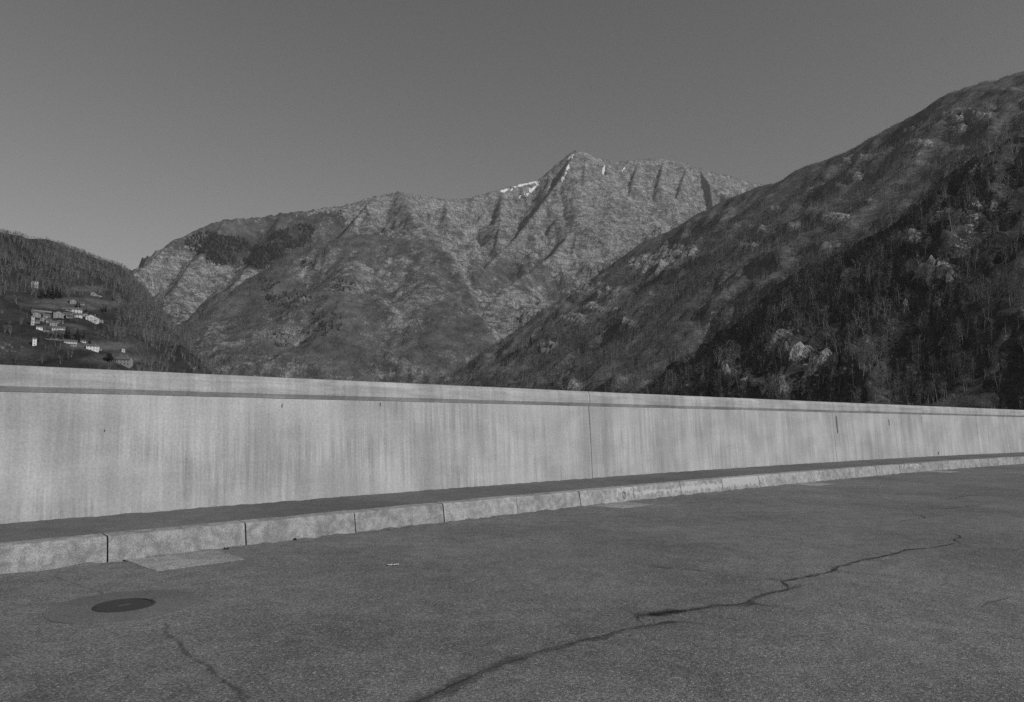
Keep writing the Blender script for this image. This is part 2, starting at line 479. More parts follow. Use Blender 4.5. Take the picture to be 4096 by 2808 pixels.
# ------------------------------------------------------------------ parapet wall
def wall_s(u, v, z):                      # arc length where the wall foot shows at a photo pixel
    d = ray(u, v); t = (z - CAM_H) / d[2]; P = CAM + d * t
    return float(inv(P[0], P[1])[0])
J1, J2 = wall_s(2359.4, 1910, HS), wall_s(3376.5, 1848.5, HS)
PAN = J2 - J1
print("joints", J1, J2, PAN)
wall = empty("parapet_wall", (float(crv(0, DW)[0]), float(crv(0, DW)[1]), 0))
tag(wall, "long pale concrete parapet wall with run-off streaks and a projecting coping along the footway", "parapet wall")
bpy.context.view_layer.update()
def woff(z): return DW + BT * (z - HS) / (HW - HS)
ZG1, ZG0 = HW - 0.229, HW - 0.285         # coping underside: chamfer from ZG1 (proud) to ZG0 (flush)
OV = 0.042
TH_W = 0.62
jn = [J1 + i * PAN for i in range(-3, 8)]
rw = random.Random(5)
for i in range(len(jn) - 1):
    a, b = max(jn[i] + 0.0065, S_MIN), min(jn[i + 1] - 0.0065, S_MAX)
    if b - a < 0.5: continue
    step = rw.uniform(-0.006, 0.006)
    z0 = HS - 0.35
    c = 0.0
    prof = [(woff(z0) + c, z0), (woff(HS) + c, HS), (woff(0.8) + c, 0.8), (woff(1.2) + c, 1.2), (woff(ZG0) + c, ZG0), (DW + TH_W, ZG0), (DW + TH_W, z0)]
    ob, ss, V = sweep("wall_panel", prof, a, b, 0.35, MAT['wall'], wall, 0.006)
    # rounded arris at the joints: ease the end rings inwards
    co = np.zeros(len(ob.data.vertices) * 3); ob.data.vertices.foreach_get("co", co)
    e = -OV
    zt = HW + step
    prof = [(woff(ZG0) + 0.002, ZG0 + 0.003), (woff(ZG1) + e + 0.004, ZG1), (woff(ZG1) + e, ZG1 + 0.006), (woff(zt - 0.078) + e, zt - 0.078),
            (woff(zt) + e + 0.03, zt - 0.008), (woff(zt) + e + 0.042, zt), (DW + TH_W + 0.05, zt + 0.01), (DW + TH_W + 0.05, ZG0 + 0.003)]
    sweep("coping", prof, a, b, 0.35, MAT['coping'], wall, 0.004)
core = [(woff(z) + 0.018, z) for z in (HS - 0.35, ZG0)] + [(woff(HW) + 0.03, HW - 0.05), (DW + TH_W - 0.03, HW - 0.05), (DW + TH_W - 0.03, HS - 0.35)]
sweep("joint_filler", core, S_MIN, S_MAX, 0.7, MAT['joint'], wall)

def wall_point(u, v):                     # the face point behind a photo pixel
    d = ray(u, v); t = 3.0
    for _ in range(60):
        P = CAM + d * t; s, o = inv(P[0], P[1])
        t += (woff(P[2]) - float(o)) * 0.5
    return float(s), float(P[2])
def wall_mark(u, v, w, h, seed):
    s, z = wall_point(u, v); r = random.Random(seed); V = []
    N = 14
    for i in range(N):
        t = 2 * math.pi * i / N; k = 1 + r.uniform(-0.12, 0.12)
        cs, sn = math.copysign(abs(math.cos(t)) ** 0.6, math.cos(t)), math.copysign(abs(math.sin(t)) ** 0.6, math.sin(t))
        zz = z + h / 2 * sn * k; x, y, a = crv(s + w / 2 * cs * k, woff(zz) - 0.009)
        V.append((float(x), float(y), zz))
    T = wall.matrix_world.translation
    V = [(a - T[0], b - T[1], c - T[2]) for a, b, c in V]
    o = link("damp_patch", mesh("damp_patch", V, [tuple(range(N))]), MAT['damp'], wall)
    return o
wall_mark(3347, 1697, 0.055, 0.50, 1)["label"] = "tall dark patch beside the far joint"
wall_mark(3556, 1690, 0.03, 0.2, 2); wall_mark(1128, 1622, 0.012, 0.055, 3)
wall_mark(1521, 1617, 0.014, 0.06, 4); wall_mark(1926, 1588, 0.02, 0.06, 5); wall_mark(3753, 1812, 0.05, 0.1, 6); wall_mark(418, 1722, 0.014, 0.03, 7)
wall_mark(3686, 1672, 0.016, 0.07, 8)

# the dam below the crest
deckp = [(DW + TH_W + 0.04, HS - 0.36), (DW + TH_W + 8.0, -190.0), (-22.0, -190.0), (-14.2, -1.2), (-14.2, -0.2), (-0.1, -0.3)]
dk, _, _ = sweep("dam", deckp, -120, 200, 4.0, MAT['deck'], None); dk["kind"] = "structure"

# ------------------------------------------------------------------ road details
def quad_on_road(name, pts, mat, parent, lift, thick=0.004, rag=0.012, seed=1, n=22):
    """a thin raised sheet whose corners are (s, off)."""
    r = random.Random(seed); out = []
    for i in range(len(pts)):
        a, b = np.array(pts[i]), np.array(pts[(i + 1) % len(pts)])
        for k in range(n):
            p = a + (b - a) * k / n + np.array([r.uniform(-rag, rag), r.uniform(-rag, rag)]) * 0.6
            out.append(p)
    V = []
    for p in out:
        x, y, a = crv(p[0], p[1]); V.append((float(x), float(y), float(road_z(p[0], p[1])) + lift))
    c = np.mean(out, 0); cx_, cy_, _ = crv(c[0], c[1]); V.append((float(cx_), float(cy_), float(road_z(c[0], c[1])) + lift))
    N = len(out); org = np.array(V[-1])
    base = [(v[0], v[1], v[2] - thick - 0.004) for v in V[:-1]]
    F = [(N, i, (i + 1) % N) for i in range(N)] + [(i, N + 1 + i, N + 1 + (i + 1) % N, (i + 1) % N) for i in range(N)]
    me = mesh(name, np.array(V + base) - org, F)
    bm = bmesh.new(); bm.from_mesh(me); bmesh.ops.recalc_face_normals(bm, faces=bm.faces); bm.to_mesh(me); bm.free()
    if me.polygons[0].normal.z < 0: me.flip_normals()
    o = link(name, me, mat, parent); o.location = org
    return o
patches = [[(468, 2248.5), (654, 2279.5), (1007, 2235), (833, 2203)],
           [(2325, 2023), (2545, 2037), (2665, 2022), (2500, 2008)],
           [(3180, 1940), (3345, 1949), (3432, 1941), (3285, 1931)],
           [(3700, 1888), (3830, 1892), (3885, 1889), (3780, 1882)]]
for i, pp in enumerate(patches):
    so = [on_road(u, v)[1:] for u, v in pp]
    s0 = np.mean([so[0][0], so[1][0]]); s1 = np.mean([so[2][0], so[3][0]]); d = min(so[1][1], so[2][1])
    d = -0.62 if i else d
    quad_on_road("road_patch", [(s0, -0.012), (s0 + 0.02, d), (s1, d * 0.98), (s1, -0.008)], MAT['patch'], road, 0.003, seed=i + 1)
    print("patch", i, s0, s1, d)

def ribbon(pts_uv, w0, w1, mat, name, seed, lift=0.0035, jag=0.35):
    P = []
    for u, v in pts_uv:
        p, s, o = on_road(u, v); P.append((s, o))
    P = np.array(P); seg = np.hypot(*np.diff(P, axis=0).T); L = np.concatenate([[0], np.cumsum(seg)])
    n = max(6, int(L[-1] / 0.035)); tt = np.linspace(0, L[-1], n)
    C = np.stack([np.interp(tt, L, P[:, 0]), np.interp(tt, L, P[:, 1])], 1)
    C += 0.03 * np.stack([fbm(tt * 3, tt * 0 + seed + .4, 6, seed, .6), fbm(tt * 3, tt * 0 + seed + 9.3, 6, seed % 50, .6)], 1)
    T = np.gradient(C, axis=0); T /= np.maximum(np.hypot(T[:, 0], T[:, 1])[:, None], 1e-6); N = np.stack([-T[:, 1], T[:, 0]], 1)
    w = np.interp(tt / L[-1], [0, 1], [w0, w1]) * (1 + 1.3 * jag * fbm(tt * 4, tt * 0 + .3, 4, seed + 7))
    w = np.maximum(w, 0.004) * smooth(0, 0.08, tt / L[-1] + 0.02)
    cols = [-1, -0.5, 0, 0.5, 1]
    V = []
    for c in cols:
        q = C + N * (w[:, None] / 2 * c); x, y, a = crv(q[:, 0], q[:, 1])
        V.append(np.stack([x, y, road_z(q[:, 0], q[:, 1]) + lift], 1))
    V = np.stack(V, 1).reshape(-1, 3)
    me = grid_mesh(name, V, n, len(cols))
    if me.polygons[0].normal.z < 0: me.flip_normals()
    set_attr(me, "edge", np.tile(np.abs(cols), n))
    return link(name, me, mat, road)
def cA(L): return [(2600 + x / 1.66, 1900 + y / 1.66) for x, y in L]
def cB(L): return [(1400 + x / 1.66, 2100 + y / 1.66) for x, y in L]
def cC(L): return [(100 + x / 1.66, 2100 + y / 1.66) for x, y in L]
main_up = cA([(2070, 452), (1920, 478), (1780, 492), (1690, 500), (1640, 520), (1580, 535), (1490, 555), (1390, 572), (1310, 597), (1250, 605), (1230, 640), (1130, 660), (1020, 680), (940, 700), (880, 710)])
main_mid = cA([(1000, 735), (900, 765), (820, 775), (740, 805), (640, 850), (560, 865), (420, 875), (280, 895), (130, 905), (0, 930)]) + cB([(2230, 570), (2100, 590), (1990, 600), (1900, 605)])
main_low = cB([(2324, 650), (2200, 648), (2090, 655), (1960, 670), (1870, 690), (1780, 715), (1680, 745), (1540, 775), (1430, 805), (1300, 830), (1200, 865), (1100, 900), (1000, 932), (880, 985), (700, 1060), (430, 1190), (100, 1340)])
cr = [(main_up, 0.03, 0.08, 'stain'), (main_mid, 0.07, 0.17, 'stain'), (main_low, 0.06, 0.16, 'stain'),
      (main_up, 0.02, 0.022, 'crack'), (main_mid, 0.014, 0.018, 'crack'), (main_low, 0.008, 0.012, 'crack'),
      (cA([(880, 705), (900, 735), (905, 765)]), 0.0300, 0.0240, 'crack'), (cB([(1900, 605), (1895, 620), (1950, 665)]), 0.0300, 0.0180, 'crack'),
      (cA([(880, 705), (780, 695), (640, 680), (480, 660), (320, 635), (200, 625), (0, 605)]) + cB([(2150, 290), (2000, 275), (1880, 255)]), 0.0240, 0.0108, 'crack'),
      (cA([(1230, 645), (1370, 652), (1500, 662), (1650, 675)]), 0.0210, 0.0108, 'crack'),
      (cA([(2070, 452), (2020, 435), (2050, 415), (2025, 390)]), 0.0300, 0.0180, 'crack'), (cA([(2080, 452), (2200, 460), (2290, 468)]), 0.0180, 0.0120, 'crack'),
      (cA([(2190, 432), (2280, 425)]), 0.0180, 0.0120, 'crack'), (cA([(640, 855), (800, 872), (950, 890), (1010, 905)]), 0.0132, 0.0072, 'crack'),
      (cA([(130, 985), (250, 980), (400, 995), (510, 1005)]), 0.0108, 0.0072, 'crack'),
      (cA([(1740, 255), (1790, 268), (1820, 286), (1720, 298), (1650, 315)]), 0.0270, 0.0180, 'crack'),
      (cA([(1810, 225), (1930, 228), (2080, 215), (2230, 195)]), 0.0300, 0.0180, 'crack'), (cA([(1980, 160), (2180, 130)]), 0.0300, 0.0240, 'crack'),
      (cA([(1470, 440), (1560, 445)]), 0.0180, 0.0120, 'crack'), (cA([(1920, 730), (1980, 715)]), 0.0120, 0.0090, 'crack'),
      (cA([(1600, 788), (1660, 800), (1720, 815)]), 0.0120, 0.0072, 'crack'), (cA([(2180, 880), (2300, 845), (2420, 815)]), 0.0120, 0.0090, 'crack'),
      (cA([(2050, 940), (2220, 970)]), 0.0090, 0.0072, 'crack'), (cA([(600, 1085), (760, 1060), (820, 1066)]), 0.0072, 0.0060, 'crack'),
      (cC([(960, 640), (950, 710), (990, 760), (1000, 810), (1080, 860), (1130, 890), (1200, 925), (1270, 980), (1400, 1130), (1470, 1260)]), 0.03, 0.05, 'faint'),
      (cC([(210, 890), (300, 870), (400, 840)]), 0.02, 0.015, 'faint'), (cC([(200, 340), (300, 380), (400, 415), (530, 465)]), 0.02, 0.015, 'faint')]
for i, (pl, a, b, kd) in enumerate(cr):
    ribbon(pl, a, b, MAT[kd], "damp_stain" if kd == 'stain' else "crack", 100 + i, 0.0035 if kd == 'stain' else 0.006 + 0.0006 * (i % 5))

# manhole: iron lid in a ring, set in a round asphalt collar
def manhole():
    P, s, o = on_road(497, 2423.5)
    e = empty("manhole_cover", tuple(P)); tag(e, "small round dark iron manhole cover in a smooth asphalt collar near the kerb", "manhole cover")
    x, y, a = crv(s, o)
    tilt = Matrix.Rotation(float(a), 4, 'Z') @ Matrix.Rotation(-math.atan(CF), 4, 'X')
    e.matrix_world = Matrix.Translation(Vector(P)) @ tilt
    R = 0.185
    def disc(name, r0, r1, zt, zb, mat, N=64, jit=0.0, inner=False):
        V, F = [], []
        rr = random.Random(4)
        js = [1 + rr.uniform(-jit, jit) for _ in range(N)]
        for i in range(N):
            t = 2 * math.pi * i / N; c_, s_ = math.cos(t), math.sin(t)
            V += [(r0 * c_, r0 * s_, zt), (r1 * js[i] * c_, r1 * js[i] * s_, zt), (r1 * js[i] * c_, r1 * js[i] * s_, zb), (r0 * c_, r0 * s_, zb)]
        for i in range(N):
            j = (i + 1) % N
            F += [(4 * i, 4 * i + 1, 4 * j + 1, 4 * j), (4 * i + 1, 4 * i + 2, 4 * j + 2, 4 * j + 1), (4 * i + 3, 4 * i, 4 * j, 4 * j + 3)]
        ob = link(name, mesh(name, V, F), mat, e); return ob
    disc("collar", R + 0.022, R * 2.75, 0.0042, -0.01, MAT['collar'], 72, 0.012)
    disc("ring", R + 0.004, R + 0.024, 0.009, -0.03, MAT['iron'])
    # lid with raised studs and a lifting slot
    bm = bmesh.new()
    bmesh.ops.create_cone(bm, cap_ends=True, segments=64, radius1=R, radius2=R, depth=0.03, matrix=Matrix.Translation((0, 0, -0.0095)))
    for ri, cnt in ((0.055, 7), (0.1, 13), (0.145, 20)):
        for k in range(cnt):
            t = 2 * math.pi * (k + ri) / cnt
            bmesh.ops.create_cube(bm, size=1, matrix=Matrix.Translation((ri * math.cos(t), ri * math.sin(t), 0.0058)) @ Matrix.Rotation(t, 4, 'Z') @ Matrix.Diagonal((0.013, 0.013, 0.0018, 1)))
    me = bpy.data.meshes.new("lid"); bm.to_mesh(me); bm.free(); lid = link("lid", me, MAT['iron'], e)
    bm = bmesh.new(); bmesh.ops.create_cube(bm, size=1, matrix=Matrix.Translation((0, 0, 0.0068)) @ Matrix.Diagonal((0.09, 0.024, 0.002, 1)))
    me = bpy.data.meshes.new("lifting_slot"); bm.to_mesh(me); bm.free(); link("lifting_slot", me, MAT['joint'], lid)
manhole()

# a scrap of litter on the asphalt
def scrap():
    P, s, o = on_road(1573, 2262)
    P2, _, _ = on_road(1610, 2261); ax = np.array(P2) - np.array(P); ax = ax / np.linalg.norm(ax)
    side = np.array([-ax[1], ax[0], 0]); L, W = 0.105, 0.03
    r = random.Random(2); V, F = [], []
    for i in range(9):
        for j in range(3):
            p = ax * L * (i / 8 - 0.5) + side * (W * (1 - 0.6 * abs(i / 8 - 0.4)) * (j - 1) * r.uniform(0.7, 1.1)); V.append((p[0], p[1], p[2] + 0.006 + r.uniform(0, 0.009)))
    for i in range(8):
        for j in range(2): F.append((i * 3 + j, (i + 1) * 3 + j, (i + 1) * 3 + j + 1, i * 3 + j + 1))
    o = link("litter_scrap", mesh("litter_scrap", V, F), MAT['paper']); o.location = P
    md = o.modifiers.new("thickness", 'SOLIDIFY'); md.thickness = 0.002
    tag(o, "small crumpled pale scrap lying on the open asphalt", "litter")
scrap()

# a few weeds in the gutter
def weed(u, v, h, label, seed):
    P, s_, o_ = on_road(u, v); r = random.Random(seed); V, F = [], []
    for k in range(16):
        an = r.uniform(0, 6.28); ln = h * r.uniform(.5, 1.1); sp = r.uniform(.2, .9) * ln; w = 0.006
        b0 = np.array([r.gauss(0, .012), r.gauss(0, .012), -0.005]); c_, sn_ = math.cos(an), math.sin(an); k0 = len(V)
        mid = b0 + np.array([c_ * sp * .4, sn_ * sp * .4, ln * .7]); tip = b0 + np.array([c_ * sp, sn_ * sp, ln * r.uniform(.6, 1.0)])
        V += [tuple(b0 + np.array([-sn_ * w, c_ * w, 0])), tuple(b0 - np.array([-sn_ * w, c_ * w, 0])), tuple(mid + np.array([-sn_ * w, c_ * w, 0])), tuple(mid - np.array([-sn_ * w, c_ * w, 0])), tuple(tip)]
        F += [(k0, k0 + 1, k0 + 3, k0 + 2), (k0 + 2, k0 + 3, k0 + 4)]
    o = link("weed_tuft", mesh("weed_tuft", V, F), MAT['weed']); o.location = P; tag(o, label, "weed")
weed(168, 2268, 0.05, "small dark weed tuft at the kerb foot by the left edge", 1)
weed(905, 2197, 0.03, "tiny weed tuft at the kerb foot just left of the second kerb joint", 2)
weed(1178, 2158, 0.03, "tiny weed tuft under the middle of the third kerb stone", 3)

# ------------------------------------------------------------------ terrain
class Layer:
    def __init__(L, name, x0, x1, y0, y1, res):
        L.name = name; L.res = res
        L.xs = np.arange(x0, x1 + res, res); L.ys = np.arange(y0, y1 + res, res)
        L.X, L.Y = np.meshgrid(L.xs, L.ys, indexing='ij')
        L.h = []; L.dmin = np.full(L.X.shape, 1e9)
        L.rock = np.zeros(L.X.shape); L.snow = np.full(L.X.shape, -1.5); L.tone = np.ones(L.X.shape)
    def ridge(L, pts, sl, sr, gul=(0, 60), seed=0, cv=0.0, far=1.0):
        """polyline crest; sl / sr = slope on its left / right; gul = (depth, spacing) of gullies; cv = flattening length"""
        P = np.array([far_pt(*p) for p in pts])
        best = np.full(L.X.shape, 1e18); h = np.full(L.X.shape, -1e9)
        for a, b in zip(P[:-1], P[1:]):
            d = b[:2] - a[:2]; ln = math.hypot(*d)
            t = np.clip(((L.X - a[0]) * d[0] + (L.Y - a[1]) * d[1]) / ln ** 2, 0, 1)
            ox, oy = L.X - a[0] - t * d[0], L.Y - a[1] - t * d[1]
            D = np.sqrt(ox * ox + oy * oy)
            side = (d[0] * oy - d[1] * ox) / (ln * (D + 1.0))
            sl_ = sr + (sl - sr) * (0.5 + 0.5 * np.clip(2 * side, -1, 1))
            drop = sl_ * D if not cv else sl_ * D * (1 + 0.9 * np.exp(-D / cv)) if cv > 0 else sl_ * D * (1 - 0.75 * np.exp(D / cv))
            h = np.maximum(h, a[2] + t * (b[2] - a[2]) - drop); best = np.minimum(best, D)
        D = best; ch = P[-1][:2] - P[0][:2]; ch = ch / np.hypot(*ch)
        bs = (L.X - P[0][0]) * ch[0] + (L.Y - P[0][1]) * ch[1]
        if gul[0]:
            lam = gul[1]
            w = 0.6 * perlin(L.X / (lam * 2.5), L.Y / (lam * 2.5), seed + 3)
            g = np.abs(perlin(bs / lam + w, D / (lam * 6.0) + seed + .3, seed)); g2 = np.abs(perlin(bs / (lam * 0.4) + w * 1.5, D / (lam * 3.0) + .6, seed + 1))
            g3 = np.abs(perlin(bs / (lam * 0.17) + w * 2.5, D / (lam * 1.3) + .2, seed + 2))
            h = h - gul[0] * (1.45 * g + 0.65 * g2 + 0.42 * g3) * smooth(0, lam * 1.3, D)
        if not L.h: L.crest_d = D
        L.h.append(h); L.dmin = np.minimum(L.dmin, D)
    def build(L, k, noise_amp, noise_len, seed, mat, fine=0.0, drop_all=0.0, crest=0.15, mid=0.0, strata=0.0):
        H = np.stack(L.h); mx = H.max(0)
        Z = mx + k * np.log(np.exp((H - mx) / k).sum(0))
        am = smooth(0, noise_len * 0.6, L.dmin) * (1 - crest) + crest
        Z = Z + noise_amp * am * (ridged(L.X / noise_len, L.Y / noise_len, 6, seed, 0.52) - 1.0)
        if mid: Z = Z + mid * am * (ridged(L.X / (noise_len * 0.22) + 3, L.Y / (noise_len * 0.22), 4, seed + 20, 0.6) - 1.0)
        if fine: Z = Z + fine * fbm(L.X / (L.res * 3), L.Y / (L.res * 3), 3, seed + 50, 0.6)
        if strata:
            P_ = strata; u_ = (Z + 0.4 * L.X - 0.15 * L.Y) / P_ + 1.1 * fbm(L.X / 300, L.Y / 300, 3, seed + 70)
            f_ = u_ - np.floor(u_); am2 = smooth(0.0, 0.5, fbm(L.X / 260, L.Y / 260, 3, seed + 80) + 0.2)
            Z = Z + 0.62 * P_ * (smooth(0.4, 0.75, f_) - f_) * am2 * am
        L.Z = Z - drop_all
        return L
    def finish(L, mat, zmin=-185.0):
        Z = np.maximum(L.Z, zmin - 20)
        V = np.stack([L.X, L.Y, Z], -1).reshape(-1, 3)
        me = grid_mesh(L.name, V, len(L.xs), len(L.ys))
        if me.polygons[0].normal.z < 0: me.flip_normals()
        for n, a in (("rock", L.rock), ("snow", L.snow), ("tone", L.tone)): set_attr(me, n, a)
        o = link(L.name, me, mat); o["kind"] = "structure"
        L.Zf = Z
        return o
    def slope(L):
        gx, gy = np.gradient(L.Z, L.res); return np.hypot(gx, gy)
    def pix(L):
        P = np.stack([L.X, L.Y, L.Z], -1); u, v, d = project(P)
        return u / 1.76248, v / 1.76248
    def at(L, x, y):
        fx = np.clip((np.asarray(x) - L.xs[0]) / L.res, 0, len(L.xs) - 1.001); fy = np.clip((np.asarray(y) - L.ys[0]) / L.res, 0, len(L.ys) - 1.001)
        i, j = fx.astype(int), fy.astype(int); a, b = fx - i, fy - j; Z = L.Z
        return Z[i, j] * (1 - a) * (1 - b) + Z[i + 1, j] * a * (1 - b) + Z[i, j + 1] * (1 - a) * b + Z[i + 1, j + 1] * a * b
    def hit(L, px, py, y0, y1, n=700):
        d = ray(px * 1.76248, py * 1.76248); ys = np.linspace(y0, y1, n)
        P = CAM[None] + d[None] * (ys / d[1])[:, None]
        below = P[:, 2] <= L.at(P[:, 0], P[:, 1])
        i = int(np.argmax(below)) if below.any() else n - 1
        return P[i]
def blob(px, py, x, y, rx, ry, soft=0.5):
    d = ((px - x) / rx) ** 2 + ((py - y) / ry) ** 2
    return 1 - smooth(1 - soft, 1 + soft, d)

# -- far massif with the peak
A = Layer("far_mountain", -2300, 3300, 2350, 5500, 8)
A.ridge([(200, 700, 2700), (310, 619, 2900), (345, 591, 3000), (390, 546, 3100), (430, 529, 3150), (480, 506, 3250), (510, 498, 3300), (580, 493, 3400), (640, 484, 3450), (720, 475, 3500), (790, 464, 3560), (850, 444, 3620), (905, 435, 3700),
         (960, 444, 3800), (1010, 451, 3900), (1060, 450, 4000), (1090, 442, 4050), (1130, 430, 4120), (1180, 415, 4200), (1222, 409, 4270), (1250, 386, 4290), (1280, 359, 4300), (1305, 340, 4300), (1330, 345, 4330), (1360, 359, 4400), (1400, 368, 4480),
         (1450, 361, 4560), (1500, 359, 4640), (1560, 373, 4700), (1620, 389, 4760), (1680, 406, 4830), (1725, 418, 4900), (1900, 465, 5100)], 0.8, 1.4, (62, 95), 3)
A.ridge([(850, 444, 3620), (825, 475, 3480), (800, 505, 3350), (770, 540, 3200), (745, 600, 3000), (720, 680, 2800)], 0.72, 1.3, (30, 100), 5)
A.ridge([(905, 435, 3700), (940, 490, 3450), (985, 540, 3250), (1030, 590, 3050)], 0.7, 0.7, (22, 90), 6)
A.ridge([(1305, 340, 4300), (1285, 380, 4180), (1262, 420, 4060), (1215, 480, 3880), (1172, 538, 3700), (1105, 597, 3480), (1098, 640, 3300)], 0.95, 1.5, (38, 90), 7)
A.ridge([(1330, 345, 4330), (1326, 400, 4150), (1322, 455, 3980), (1316, 510, 3800), (1300, 570, 3550)], 1.0, 1.35, (44, 80), 9)
A.ridge([(1450, 361, 4560), (1436, 410, 4380), (1425, 460, 4200), (1410, 520, 3950), (1395, 570, 3700)], 1.0, 1.4, (46, 85), 10)
A.ridge([(1560, 373, 4700), (1545, 420, 4500), (1530, 470, 4320), (1520, 520, 4100)], 1.0, 1.4, (46, 85), 12)
A.ridge([(1588, 381, 4730), (1610, 418, 4560), (1618, 472, 4390)], 0.8, 2.8, (20, 85), 13)
for (u_, v_, Y_, ln_, dx_, sr_) in ((1378, 364, 4430, 0.8, -4, 1.0), (1505, 359, 4645, 1.25, -26, 1.2), (1250, 386, 4290, 0.75, -14, 1.1), (1140, 427, 4140, 1.1, -8, 1.05), (1010, 451, 3900, 0.8, 10, 1.0)):
    A.ridge([(u_, v_, Y_), (u_ + dx_ * 0.4, v_ + 48 * ln_, Y_ - 175 * ln_), (u_ + dx_, v_ + 108 * ln_, Y_ - 390 * ln_)], 0.85, sr_, (30, 64), 200 + int(u_))
A.ridge([(1300, 520, 3750), (1250, 580, 3450), (1180, 630, 3150), (1140, 655, 2980), (1108, 712, 2780), (1104, 775, 2600)], 0.8, 1.5, (30, 90), 14)
A.ridge([(510, 498, 3300), (470, 560, 3080), (430, 600, 2900), (400, 650, 2720)], 0.8, 1.1, (24, 100), 15)
A.ridge([(640, 484, 3450), (610, 560, 3150), (560, 610, 2900), (520, 660, 2700)], 0.75, 1.0, (20, 110), 16)
A.build(5, 70, 340, 21, None, 6.0, 0, 0.03, 20, 46)
px, py = A.pix(); sl = A.slope()
big = fbm(A.X / 260, A.Y / 260, 4, 71)
A.rock = 0.15 + 0.55 * smooth(0.55, 1.15, sl) + 0.42 * smooth(760, 950, px) * smooth(660, 540, py) + 0.12 * big
A.rock += 0.3 * blob(px, py, 1180, 720, 80, 90) + 0.25 * blob(px, py, 420, 640, 130, 50)
A.rock -= 0.5 * blob(px, py, 600, 530, 200, 75) + 0.5 * blob(px, py, 1110, 610, 45, 55) + 0.5 * blob(px, py, 1190, 615, 60, 40) + 0.35 * blob(px, py, 1230, 690, 70, 60)
A.rock -= 0.3 * blob(px, py, 1420, 560, 70, 40)
A.tone = 1.0 - 0.25 * blob(px, py, 700, 480, 150, 30) - 0.3 * blob(px, py, 1620, 440, 60, 60) - 0.45 * np.maximum.reduce([blob(px, py, *q, 0.3) for q in ((470, 553, 48, 24), (530, 570, 62, 32), (600, 592, 36, 20), (660, 543, 46, 22), (622, 575, 36, 20), (690, 522, 26, 14))])  # right-hand cliff's shade is put into the tone; conifer floor is darker
gx, gy = np.gradient(A.Z, A.res)
west = smooth(-0.1, 0.5, gx)               # faces that look left keep their snow
crest = fbm(A.X / 60, A.Y / 60, 4, 77)
A.snow = -0.9 + 0.5 * crest
for (x0_, y0_, x1_, y1_, w_) in ((1301, 350, 1275, 412, 3.2), (1128, 436, 1162, 431, 3.2), (1168, 424, 1222, 411, 2.2), (1178, 447, 1202, 430, 2.6), (1196, 442, 1222, 418, 2.4), (1372, 372, 1368, 402, 1.8), (1412, 388, 1424, 373, 1.4)):
    dx_, dy_ = x1_ - x0_, y1_ - y0_; t_ = np.clip(((px - x0_) * dx_ + (py - y0_) * dy_) / (dx_ ** 2 + dy_ ** 2), 0, 1)
    dd_ = np.hypot(px - x0_ - t_ * dx_, py - y0_ - t_ * dy_)
    A.snow = np.maximum(A.snow, 1.06 - 0.5 * dd_ / w_ + 0.55 * crest + 0.3 * perlin(px / 3.1, py / 5.3, 88) - 0.2 * t_)
A.finish(MAT['far'])

# -- wooded shoulder in front of it
B = Layer("wooded_shoulder", -1400, 700, 1250, 2800, 6)
B.ridge([(380, 900, 1780), (440, 800, 1900), (500, 715, 2020), (560, 657, 2130), (620, 617, 2220), (660, 588, 2260), (700, 561, 2300), (740, 546, 2330), (780, 536, 2350), (870, 534, 2360), (960, 546, 2350), (1010, 566, 2300), (1060, 606, 2200), (1092, 648, 2100), (1108, 720, 1960), (1130, 792, 1820), (1160, 880, 1700)], 0.9, 0.95, (28, 110), 23, -160)
B.ridge([(840, 536, 2355), (820, 580, 2230), (790, 640, 2080), (770, 720, 1900), (760, 820, 1700)], 0.62, 0.62, (20, 90), 24, -120)
B.ridge([(960, 546, 2350), (975, 610, 2180), (985, 690, 2000), (1000, 790, 1800)], 0.62, 0.66, (20, 90), 25, -120)
B.ridge([(620, 617, 2220), (600, 680, 2080), (590, 760, 1900), (580, 850, 1720)], 0.6, 0.66, (20, 90), 26, -120)
B.build(12, 40, 280, 33, None, 2.2, 4.0, 0.1, 8)
ax1 = far_pt(1128, 792, 1900); q_ = -(B.X - ax1[0]) - 0.02 * (B.Y - ax1[1])
cut = ax1[2] + 2.1 * q_ + 14 * fbm(B.X / 70, B.Y / 70, 4, 37)
mn = np.minimum(B.Z, cut); B.Z = mn - 8 * np.log(np.exp(-(B.Z - mn) / 8) + np.exp(-(cut - mn) / 8))
px, py = B.pix(); sl = B.slope()
nb = fbm(B.X / 150, B.Y / 150, 4, 81); nb2 = fbm(B.X / 60, B.Y / 60, 4, 83)
B.rock = -0.05 + 0.4 * smooth(0.75, 1.3, sl) + 0.26 * nb + 0.16 * nb2 + 0.3 * blob(px, py, 900, 620, 150, 70) + 0.3 * blob(px, py, 960, 690, 90, 60) + 0.25 * blob(px, py, 590, 770, 110, 60) + 0.3 * blob(px, py, 480, 780, 40, 70) + 0.25 * blob(px, py, 770, 630, 90, 40)
B.tone = 1.0 + 0.25 * nb - 0.1 * (1 - smooth(20, 130, B.crest_d))
B.finish(MAT['mid'])

